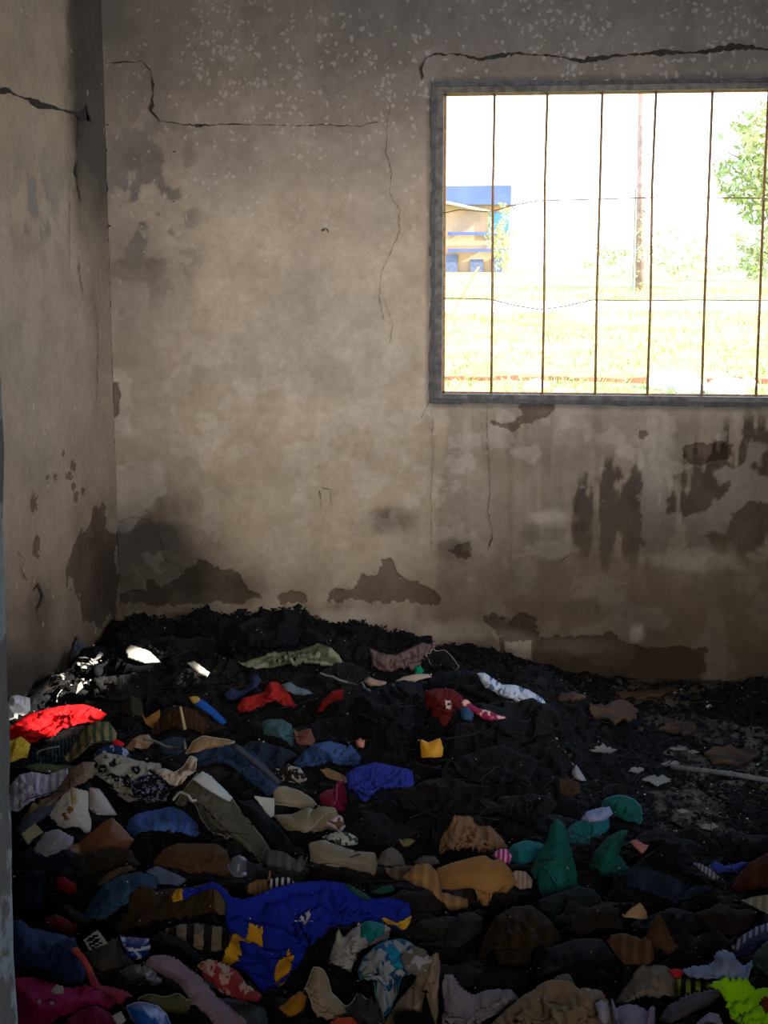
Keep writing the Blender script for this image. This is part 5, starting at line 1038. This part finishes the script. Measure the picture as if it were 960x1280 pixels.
I('scrunchie', 'hair tie', 'pink and magenta scrunchie at the end of the teal sleeve', [(615, 1070), (622, 1062), (634, 1061), (640, 1070), (637, 1080), (626, 1080)], 'a8307c', 'stripe', 'd8a0c0', n=20, tilt=55, crumple=1.25, dome=.025, scale=30, soot=.05)
T = 'teal garment laid in four pieces'
I('sweatshirt', 'clothing', 'teal sweatshirt sleeve lying left, towards the pink scrunchie', [(634, 1066), (642, 1056), (656, 1051), (672, 1053), (684, 1058), (680, 1070), (668, 1082), (656, 1090), (640, 1084)], '1d6870', n=36, tilt=52, crumple=1.18, dome=.05, soot=.08, hem='3c8890')
I('sweatshirt', 'clothing', 'teal hood end, curled, at the upper right of the teal heap', [(752, 1010), (756, 999), (766, 995), (778, 994), (792, 999), (801, 1008), (802, 1026), (796, 1040), (782, 1042), (770, 1036), (760, 1024)], '165048', n=34, tilt=55, crumple=1.16, dome=.05, soot=.1, hem='4a8c98')
I('sweatshirt', 'clothing', 'teal right sleeve lobe with a light fold, below the curled hood', [(736, 1082), (744, 1064), (760, 1046), (776, 1038), (786, 1038), (778, 1056), (774, 1068), (784, 1084), (786, 1104), (768, 1108), (748, 1106), (738, 1094)], '16544c', n=42, tilt=56, crumple=1.10, dome=.06, soot=.06)
I('sweatshirt', 'clothing', 'teal crumpled body of the garment in the middle of the teal heap', [(706, 1040), (716, 1030), (732, 1022), (748, 1018), (760, 1016), (762, 1034), (752, 1050), (742, 1062), (736, 1072), (720, 1070), (708, 1056)], '1f6470', n=42, tilt=52, crumple=1.34, dome=.06, soot=.08)
I('ruffle', 'clothing', 'lilac frilly trim tucked into the top of the teal heap', [(726, 1024), (734, 1014), (748, 1010), (762, 1008), (766, 1018), (754, 1028), (738, 1030)], '8c94c0', n=26, tilt=52, crumple=1.4, dome=.03, soot=.05)
I('sweatshirt', 'clothing', 'long teal lobe hanging straight down in front of the teal heap', [(663, 1088), (674, 1066), (684, 1050), (688, 1032), (697, 1022), (706, 1032), (711, 1050), (716, 1072), (722, 1096), (722, 1118), (717, 1136), (714, 1154), (702, 1159), (690, 1154), (680, 1132), (668, 1108)], '1a5c58', n=60, tilt=62, crumple=1.07, dome=.06, soot=.05, dirn=90)
I('trousers', 'clothing', 'black and navy crumpled trousers with a denim sheen right of the teal heap', [(782, 1112), (784, 1092), (796, 1078), (820, 1086), (850, 1100), (880, 1122), (902, 1134), (884, 1142), (850, 1140), (816, 1128)], '141f34', 'denim', n=46, tilt=42, crumple=1.2, dome=.05, soot=.2)
I('jacket', 'clothing', 'black jacket with a dark blue edge above the navy trousers', [(784, 1078), (788, 1058), (800, 1042), (824, 1034), (846, 1046), (866, 1070), (884, 1092), (900, 1104), (886, 1112), (856, 1104), (820, 1090)], '0b0d13', n=44, tilt=42, crumple=1.15, dome=.07, soot=0)
I('patch_label', 'patch', 'pinkish brown patch beside the curled teal hood', [(786, 1053), (796, 1049), (811, 1060), (803, 1070)], 'a8706c', n=14, tilt=46, crumple=1.03, soot=.05)
I('cardboard', 'cardboard', 'light tan cardboard wedge under the navy trousers', [(778, 1146), (788, 1136), (800, 1128), (808, 1138), (810, 1150), (796, 1148)], 'a88c6c', 'card', n=16, tilt=50, rigid=True, thick=.005, soot=.08)
I('cardboard', 'cardboard', 'dark brown bent cardboard strip below the light tan wedge', [(808, 1176), (814, 1160), (824, 1146), (834, 1168), (848, 1194), (834, 1198), (818, 1192)], '4f3826', 'card', n=24, tilt=56, rigid=True, thick=.005, soot=.12, dome=.02)
I('towel', 'towel', 'grey ribbed scrap with white edge right of the black jacket', [(864, 1078), (876, 1080), (890, 1088), (900, 1098), (890, 1100), (876, 1090)], '8c8c94', 'stripe', '4c4c54', n=20, tilt=45, crumple=1.06, scale=40)
I('ribbon', 'ribbon', 'tangled bright blue ribbon near the right edge', [(884, 1084), (894, 1076), (906, 1082), (918, 1080), (932, 1076), (934, 1082), (922, 1092), (906, 1090), (894, 1094)], '2c3c8c', n=28, tilt=48, crumple=1.4, dome=.02, soot=.15)
I('cardboard', 'cardboard', 'dark reddish brown corrugated board at the right edge', [(914, 1114), (924, 1096), (938, 1082), (960, 1070), (980, 1062), (980, 1116), (950, 1122), (928, 1124)], '4a2618', 'corrug', n=40, tilt=48, rigid=True, scale=9, thick=.006, dome=.03, soot=.15)
I('cardboard', 'cardboard', 'pale grey corrugated board edge under the reddish brown one', [(926, 1126), (944, 1121), (980, 1116), (980, 1150), (956, 1142), (942, 1134)], '8c8880', 'corrug', n=34, tilt=50, rigid=True, scale=18, thick=.006, soot=.05)
I('paper_fan', 'paper', 'brown pleated paper fan lying right of the black bulging jacket', [(758, 1180), (764, 1168), (780, 1166), (796, 1171), (812, 1184), (818, 1202), (806, 1212), (794, 1220), (778, 1231), (772, 1212)], '5e4432', 'rib', n=40, tilt=54, crumple=1.04, dome=.03, scale=14, soot=.1, dirn=70)
# bottom right
I('jacket', 'clothing', 'navy jacket with a lilac striped cuff near the right edge', [(914, 1188), (926, 1172), (944, 1160), (962, 1154), (980, 1156), (980, 1190), (954, 1204), (930, 1206), (916, 1200)], '1c2248', n=38, tilt=50, crumple=1.16, dome=.06, soot=.1, parts=(('cuff', '8c8ca8', [(908, 1190), (924, 1168), (950, 1152), (985, 1148), (985, 1158), (950, 1164), (930, 1178), (918, 1192)], 'stripe', '3a3a54', 30.),))
I('hat', 'hat', 'dark green grey round knitted hat at the right edge', [(938, 1212), (944, 1192), (958, 1178), (980, 1174), (980, 1236), (958, 1242), (944, 1232)], '2a3a30', n=32, tilt=62, crumple=1.06, dome=.08, soot=.1)
I('shirt', 'clothing', 'taupe shirt fanned out in folds at the bottom right', [(768, 1256), (780, 1236), (792, 1222), (802, 1212), (818, 1206), (834, 1208), (846, 1226), (850, 1248), (834, 1256), (806, 1256), (786, 1264)], '7c7068', n=46, tilt=50, crumple=1.18, dome=.06, soot=.1, dirn=50)
I('rag', 'rag', 'small bright red rag between taupe shirt and pale blue towel', [(836, 1214), (846, 1210), (854, 1216), (850, 1226), (840, 1224)], 'c02430', n=14, tilt=50, crumple=1.25, soot=0)
I('leggings', 'clothing', 'black leggings with yellow green zebra stripes at the bottom right', [(846, 1230), (858, 1224), (876, 1226), (892, 1232), (884, 1242), (864, 1250), (848, 1252)], '0c0f0a', 'stripe', '6c7c24', n=32, tilt=50, crumple=1.08, dome=.03, scale=18, soot=.0)
I('towel', 'towel', 'pale blue crumpled towel at the bottom right', [(852, 1214), (866, 1208), (884, 1208), (894, 1202), (892, 1194), (904, 1188), (916, 1192), (924, 1204), (940, 1214), (938, 1230), (920, 1236), (896, 1232), (874, 1228), (856, 1222)], '7c88ac', n=46, tilt=48, crumple=1.34, dome=.05, soot=.08)
I('scarf', 'scarf', 'grey brown twisted scarf in front of the zebra leggings', [(824, 1276), (836, 1258), (856, 1248), (880, 1240), (896, 1236), (902, 1244), (886, 1258), (862, 1272), (840, 1286)], '4e4850', n=40, tilt=48, crumple=1.2, dome=.05, soot=.08, dirn=25)
I('rag', 'rag', 'grey and white printed rag at the bottom edge left of the neon vest', [(866, 1300), (872, 1278), (886, 1266), (898, 1268), (906, 1286), (906, 1304)], '8c8698', 'patch', '3c3440', n=26, tilt=48, crumple=1.16, dome=.03, scale=2)
I('vest', 'clothing', 'neon yellow green vest crumpled in the bottom right corner', [(884, 1264), (894, 1254), (906, 1244), (924, 1240), (940, 1238), (954, 1234), (982, 1238), (982, 1306), (922, 1306), (910, 1282), (900, 1268)], '9adc14', n=54, tilt=48, crumple=1.32, dome=.06, soot=.03,
  parts=(('rust_lining', '6a2a14', [(948, 1250), (956, 1244), (968, 1246), (970, 1262), (956, 1262)]),))
I('shirt', 'clothing', 'grey white ruffled shirt at the bottom, left of the beige trousers', [(552, 1306), (556, 1270), (553, 1240), (557, 1220), (566, 1218), (574, 1234), (592, 1244), (606, 1238), (622, 1236), (640, 1238), (650, 1248), (634, 1266), (612, 1286), (600, 1306)], '8e8490', n=56, tilt=48, crumple=1.32, dome=.06, soot=.12)
I('shirt', 'clothing', 'grey brown collar sticking up behind the beige crumpled trousers', [(676, 1244), (684, 1230), (698, 1220), (712, 1218), (720, 1236), (704, 1244)], '5e554a', n=26, tilt=58, crumple=1.08, dome=.04, soot=.1)
I('trousers', 'clothing', 'beige crumpled trousers along the bottom edge, right of centre', [(598, 1306), (612, 1282), (634, 1262), (656, 1244), (674, 1236), (702, 1238), (734, 1236), (752, 1240), (762, 1256), (766, 1280), (762, 1306)], '86735e', n=64, tilt=44, crumple=1.26, dome=.08, soot=.1)
I('sock', 'sock', 'short white sock end lying on the beige crumpled trousers', [(744, 1258), (750, 1250), (760, 1256), (762, 1276), (756, 1288), (748, 1276)], 'a49cac', n=18, tilt=52, crumple=1.1, dome=.025)
I('cap', 'hat', 'rounded greyish white cap at the bottom edge below the taupe shirt', [(764, 1306), (764, 1268), (776, 1258), (792, 1256), (806, 1262), (816, 1278), (822, 1306)], '8c84a0', n=32, tilt=54, crumple=1.1, dome=.07, soot=.05)
# back right floor
I('paper_scrap', 'paper', 'grey upright scrap in the dark debris above the teal heap', [(714, 966), (720, 955), (726, 964), (733, 976), (727, 980), (718, 974)], '8e8a90', n=14, tilt=60, crumple=1.1)
I('rag', 'rag', 'brown leathery rag below the grey upright scrap', [(698, 986), (710, 974), (724, 978), (726, 990), (712, 1000), (700, 996)], '3a2a1e', n=18, tilt=48, crumple=1.2)
for (u, v, w, lab) in ((755, 938, 20, 'white flaky paper ash patch in the middle of the dark floor'), (795, 963, 11, 'small white ash flake right of the white paper ash patch'), (823, 975, 20, 'frayed white paper scrap left of the metal rod'),
                       (848, 935, 12, 'small white paper flake above the left end of the metal rod'), (866, 940, 9, 'narrow white paper flake above the metal rod'), (853, 1014, 8, 'small star shaped white flake in the dark at the right'),
                       (887, 1033, 14, 'oval white flake in the dark right of the teal heap'), (838, 955, 12, 'grey white flake at the left end of the metal rod')):
    n = 19; poly = [(u+w*math.cos(i*2*math.pi/n)*RNG.uniform(.45, 1.1), v+w*.34*math.sin(i*2*math.pi/n)*RNG.uniform(.3, 1.2)) for i in range(n)]
    I('paper_scrap', 'paper', lab, poly, '8a857c', 'card', n=22, tilt=8, rigid=True, thick=.003, soot=.45, lift=.010)
for (u, v, w, h_, lab) in ((770, 890, 34, 14, 'brown slab of fallen plaster on the floor near the back wall'), (850, 910, 26, 10, 'brown slab of fallen plaster before the small burnt heap'), (915, 945, 36, 13, 'larger pale brown plaster slab at the right, above the metal rod'), (712, 872, 20, 6, 'thin brown plaster slab on the floor right of the white flowered blouse'), (800, 868, 30, 6, 'flat brown plaster slab against the foot of the back wall')):
    n = 19; poly = [(u+w*math.cos(i*2*math.pi/n)*RNG.uniform(.55, 1.15), v+h_*math.sin(i*2*math.pi/n)*RNG.uniform(.5, 1.15)) for i in range(n)]
    I('plaster_slab', 'plaster', lab, poly, '5c4636', 'card', n=34, tilt=4, rigid=True, thick=.012, soot=.62, lift=.010)
a = hit(838, 966); b = hit(965, 984); a[2] += .02; b[2] += .02; b = b+(b-a)*.12
rod = tag(MB().tube([a, a*.5+b*.5+np.array([0, 0, .004]), b], .0085, 10).build('metal_rod', simple('ashy_metal', (.20, .19, .19), .7, .5, 40, .3), None, True), 'long grey metal rod lying on the charred debris at the right', 'rod')
# a few wires and cords in the black rags
M_CORD = simple('grey_cord', (.16, .16, .16), .8, .4, 30, 0); M_CORD2 = simple('pale_cord', (.45, .43, .38), .8, .3, 30, 0)
def cord(name, lab, pts, r, mat):
    P = []
    for (u, v) in pts:
        p = march(u, v); p[2] = sampleH(Hc, p[0:1], p[1:2])[0]+r; P.append(p)
    P = np.array(P); t = np.linspace(0, len(P)-1, len(P)*6); P = np.stack([np.interp(t, np.arange(len(P)), P[:, k]) for k in range(3)], 1)
    for _ in range(4): P[1:-1] = P[1:-1]*.5+(P[:-2]+P[2:])*.25
    P[:, 2] = np.maximum(P[:, 2], sampleH(Hc, P[:, 0], P[:, 1])+r)
    return tag(MB().tube([tuple(q) for q in P], r, 6).build(name, mat, None, True), lab, 'cord')
cord('cord', 'pale looped drawcord on the olive grey hooded jacket', [(217, 1007), (220, 998), (228, 994), (236, 998), (240, 1004), (246, 1003)], .0035, M_CORD2)
cord('wire', 'thin curved wire rising among the white ashes at the left', [(71, 880), (72, 870), (78, 862), (86, 860)], .002, M_CORD2)
cord('cord', 'dark grey cord snaking across the rags left of the dark navy jeans', [(180, 928), (192, 930), (205, 938), (220, 942), (232, 941)], .004, M_CORD)
cord('cord', 'long thin dark cord running over the black rags behind the puffed jacket', [(400, 845), (420, 852), (440, 860), (462, 866)], .004, M_CORD)
cord('wire', 'pale curved wire in the netted black garment', [(46, 950), (50, 942), (60, 938), (74, 936)], .0025, M_CORD)
st = hit(231, 912); MB_ = MB().tube([st+np.array([0, 0, .0]), st+np.array([-.015, .01, .07])], [.006, .004], 6).build('stick', simple('split_wood', (.50, .38, .2), .9, .3, 20, 0), None, True); tag(MB_, 'short pale wooden stick standing in the pleated skirt', 'stick')
print('GARMENTS', CNT[0])

# ------------------------------------------------------------------ the char under everything, and loose flakes
def char_material():
    m, nt, b = mat_new('char_and_ash', .9); L = nt.links.new; tc = nt.nodes.new('ShaderNodeTexCoord').outputs['Object']
    n = noise_at(nt, tc, 22, 7, .7); n2 = noise_at(nt, tc, 5, 4, .6)
    base = mixc(nt, ramp(nt, n, .45, .7), (.003, .003, .0034), (.012, .011, .011)); base = mixc(nt, ramp(nt, n2, .62, .74), base, (.035, .026, .018))
    base = mixc(nt, ramp(nt, noise_at(nt, tc, 95, 5, .75), .72, .78), base, (.22, .20, .18))
    L(base, b.inputs['Base Color']); bump(nt, b, n, .8, .02); return m
M_CHAR = char_material()
COV = Hlow.copy()
for a_, b_ in ((1, 0), (-1, 0), (0, 1), (0, -1)): COV = np.minimum(COV, np.roll(Hlow, (a_, b_), (0, 1)))
covered = COV < 5
Hm = Hs+(fbm(hx*45, hy*45, 301, 3)-.5)*.016-.004; Hm = np.where(covered, np.minimum(Hm, COV-.010), Hm)
idx = np.arange(NX*NY).reshape(NX, NY); Q = np.stack([idx[:-1, :-1], idx[1:, :-1], idx[1:, 1:], idx[:-1, 1:]], -1).reshape(-1, 4)
Hm[:, -3:] = np.minimum(Hm[:, -3:], .20)
tag(link('burnt_debris', quads_mesh('burnt_debris', np.stack([hx, hy, Hm], -1).reshape(-1, 3), Q, M_CHAR, False)), 'black charred debris and ash covering the floor of the room', 'debris', kind='stuff')
def flakes(name, n, size, mat, label, region=None, seed=1, lift=.004, H=None, flat=.5, dens=None):
    r = np.random.default_rng(seed); H = Hs if H is None else H
    x = r.uniform(HX0+.06, HX1-.05, n); y = r.uniform(HY0+.5, HY1-.06, n)
    u, v = project(np.stack([x, y, np.maximum(sampleH(H, x, y), 0)], 1)); k = (u > -60) & (u < 1060) & (v < 1400)
    if region is not None: k &= sdist(u, v, region) > 0
    if dens is not None: k &= dens(x, y, u, v, r)
    if H is Hs: k &= ~covered[cellix(x, y)]
    x, y = x[k], y[k]; n = len(x); z = np.maximum(sampleH(H, x, y), .001)+lift
    s = np.minimum(size*r.lognormal(0, .45, n), size*2); nr = r.normal(0, flat, (n, 3)); nr[:, 2] = 1; nr /= np.linalg.norm(nr, axis=1)[:, None]
    A = np.cross(nr, r.normal(0, 1, (n, 3))); A /= np.linalg.norm(A, axis=1)[:, None]; B = np.cross(nr, A); c = np.stack([x, y, z], 1); asp = r.uniform(.25, 1, (n, 1)); s = s[:, None]
    corners = [c+A*s*r.uniform(.6, 1.1, (n, 1)), c+B*s*asp*r.uniform(.6, 1.1, (n, 1)), c-A*s*r.uniform(.6, 1.1, (n, 1)), c-B*s*asp*r.uniform(.6, 1.1, (n, 1))]
    cc = c+nr*s*r.uniform(-.1, .5, (n, 1))
    V = np.stack(corners+[cc], 1).reshape(-1, 3); b = np.arange(n)*5
    T = np.concatenate([np.stack([b+i, b+(i+1) % 4, b+4], 1) for i in range(4)])
    return tag(link(name, quads_mesh(name, V, T, mat, False)), label, 'debris', kind='stuff')
M_FL = simple('char_flake', (.010, .0095, .010), .8, .7, 40, 0); M_FL2 = simple('brown_flake', (.075, .050, .032), .9, .5, 40, 0)
M_ASH = simple('pale_ash', (.55, .52, .48), .95, .3, 40, 0)
flakes('char_flakes', 34000, .009, M_FL, 'black curled char flakes scattered over the heap and floor', seed=3, flat=.7)
flakes('char_lumps', 5000, .017, M_FL, 'larger black char pieces scattered over the heap and floor', seed=4, flat=.6, lift=.008)
flakes('scorched_flakes', 5200, .011, M_FL2, 'brown scorched crumbs on the floor at the right', seed=5, flat=.5, dens=lambda x, y, u, v, r: (u > 640) & (v < 1010) & (fbm(x*4, y*4, 88, 3) > .48))
flakes('paper_ash', 60000, .013, M_ASH, 'pale paper ash in the sunlit corner by the left wall', region=[(10, 835), (40, 818), (90, 826), (118, 812), (138, 826), (130, 850), (90, 868), (40, 880), (8, 884)], seed=6, flat=.8, H=Hc, dens=lambda x, y, u, v, r: (fbm(x*16, y*16, 89, 2) > .55) & (r.random(len(x)) < .55))
flakes('paper_ash_corner', 1500, .006, M_ASH, 'fine pale ash specks heaped in the far left corner', region=[(110, 800), (135, 770), (200, 775), (215, 800), (160, 820), (120, 818)], seed=12, flat=.6, dens=lambda x, y, u, v, r: r.random(len(x)) < .35)
flakes('ash_specks_floor', 5000, .0045, M_ASH, 'white ash specks scattered over the dark floor at the right', region=[(640, 850), (960, 850), (990, 1060), (820, 1050), (680, 1000)], seed=7, dens=lambda x, y, u, v, r: fbm(x*6, y*6, 91, 3) > .58)
flakes('ash_specks', 2600, .0022, M_ASH, 'tiny white ash specks sprinkled over the clothes', seed=8, H=Hc, lift=.002, dens=lambda x, y, u, v, r: r.random(len(x)) < .8)
flakes('burnt_bundle_crumbs', 900, .012, M_ASH, 'greyish crumbs on the small burnt heap by the right back wall', region=[(850, 862), (905, 855), (975, 860), (975, 890), (880, 905), (850, 895)], seed=9, dens=lambda x, y, u, v, r: r.random(len(x)) < .25)
# thin charred sticks and wires, too many to count
r = np.random.default_rng(55); m = MB()
for k in range(240):
    u = r.uniform(20, 970); v = r.uniform(800, 1120)
    p = march(u, v, Hs); a = r.uniform(0, 3.14); L_2 = r.uniform(.02, .08); q0 = p+np.array([-math.cos(a)*L_2, -math.sin(a)*L_2, r.uniform(.0, .02)]); q1 = p+np.array([math.cos(a)*L_2, math.sin(a)*L_2, r.uniform(.0, .04)])
    q0[0] = max(q0[0], XL+.06); q1[0] = max(q1[0], XL+.06); q0[1] = min(q0[1], YB-.06); q1[1] = min(q1[1], YB-.06); p[0] = max(p[0], XL+.06); p[1] = min(p[1], YB-.06)
    q0[2] = max(q0[2], .01); m.tube([q0, p+np.array([0, 0, .008+r.uniform(0, .015)]), q1], r.uniform(.0006, .0016), 4, False)
tag(m.build('charred_fibres', simple('charred_fibre', (.035, .032, .03), .8, .5, 30, 0)), 'thin charred fibres and sticks strewn over the black rags', 'debris', kind='stuff')

# ------------------------------------------------------------------ right wall (outside the picture) with an added lamp opening and unseen slots shaped to throw the sun patches
SLOTS = []
for (pts, zz) in ((((14, 826), (14, 872), (134, 818), (134, 868)), .17), (((14, 884), (14, 930), (104, 884), (104, 922)), .22),
                  (((152, 806), (200, 806), (152, 828), (200, 828)), .21), (((236, 829), (262, 829), (236, 845), (262, 845)), .19)):
    q = []
    us, vs2 = [p[0] for p in pts], [p[1] for p in pts]
    for u in np.linspace(min(us), max(us), 9):
        for v in np.linspace(min(vs2), max(vs2), 6):
            p = march(u, v)
            if p[0] > XL+.02: q.append(sun_back(p))
    q = np.array(q); SLOTS.append((*np.percentile(q[:, 0], (4, 96)), *np.percentile(q[:, 1], (4, 96))))
box_wall('wall_right', XR, XR+.05, YF-.15, YB+.2, -.3, ZC+.1, [(2.1, 3.0, 1.15, 2.25)]+SLOTS, M_IN)
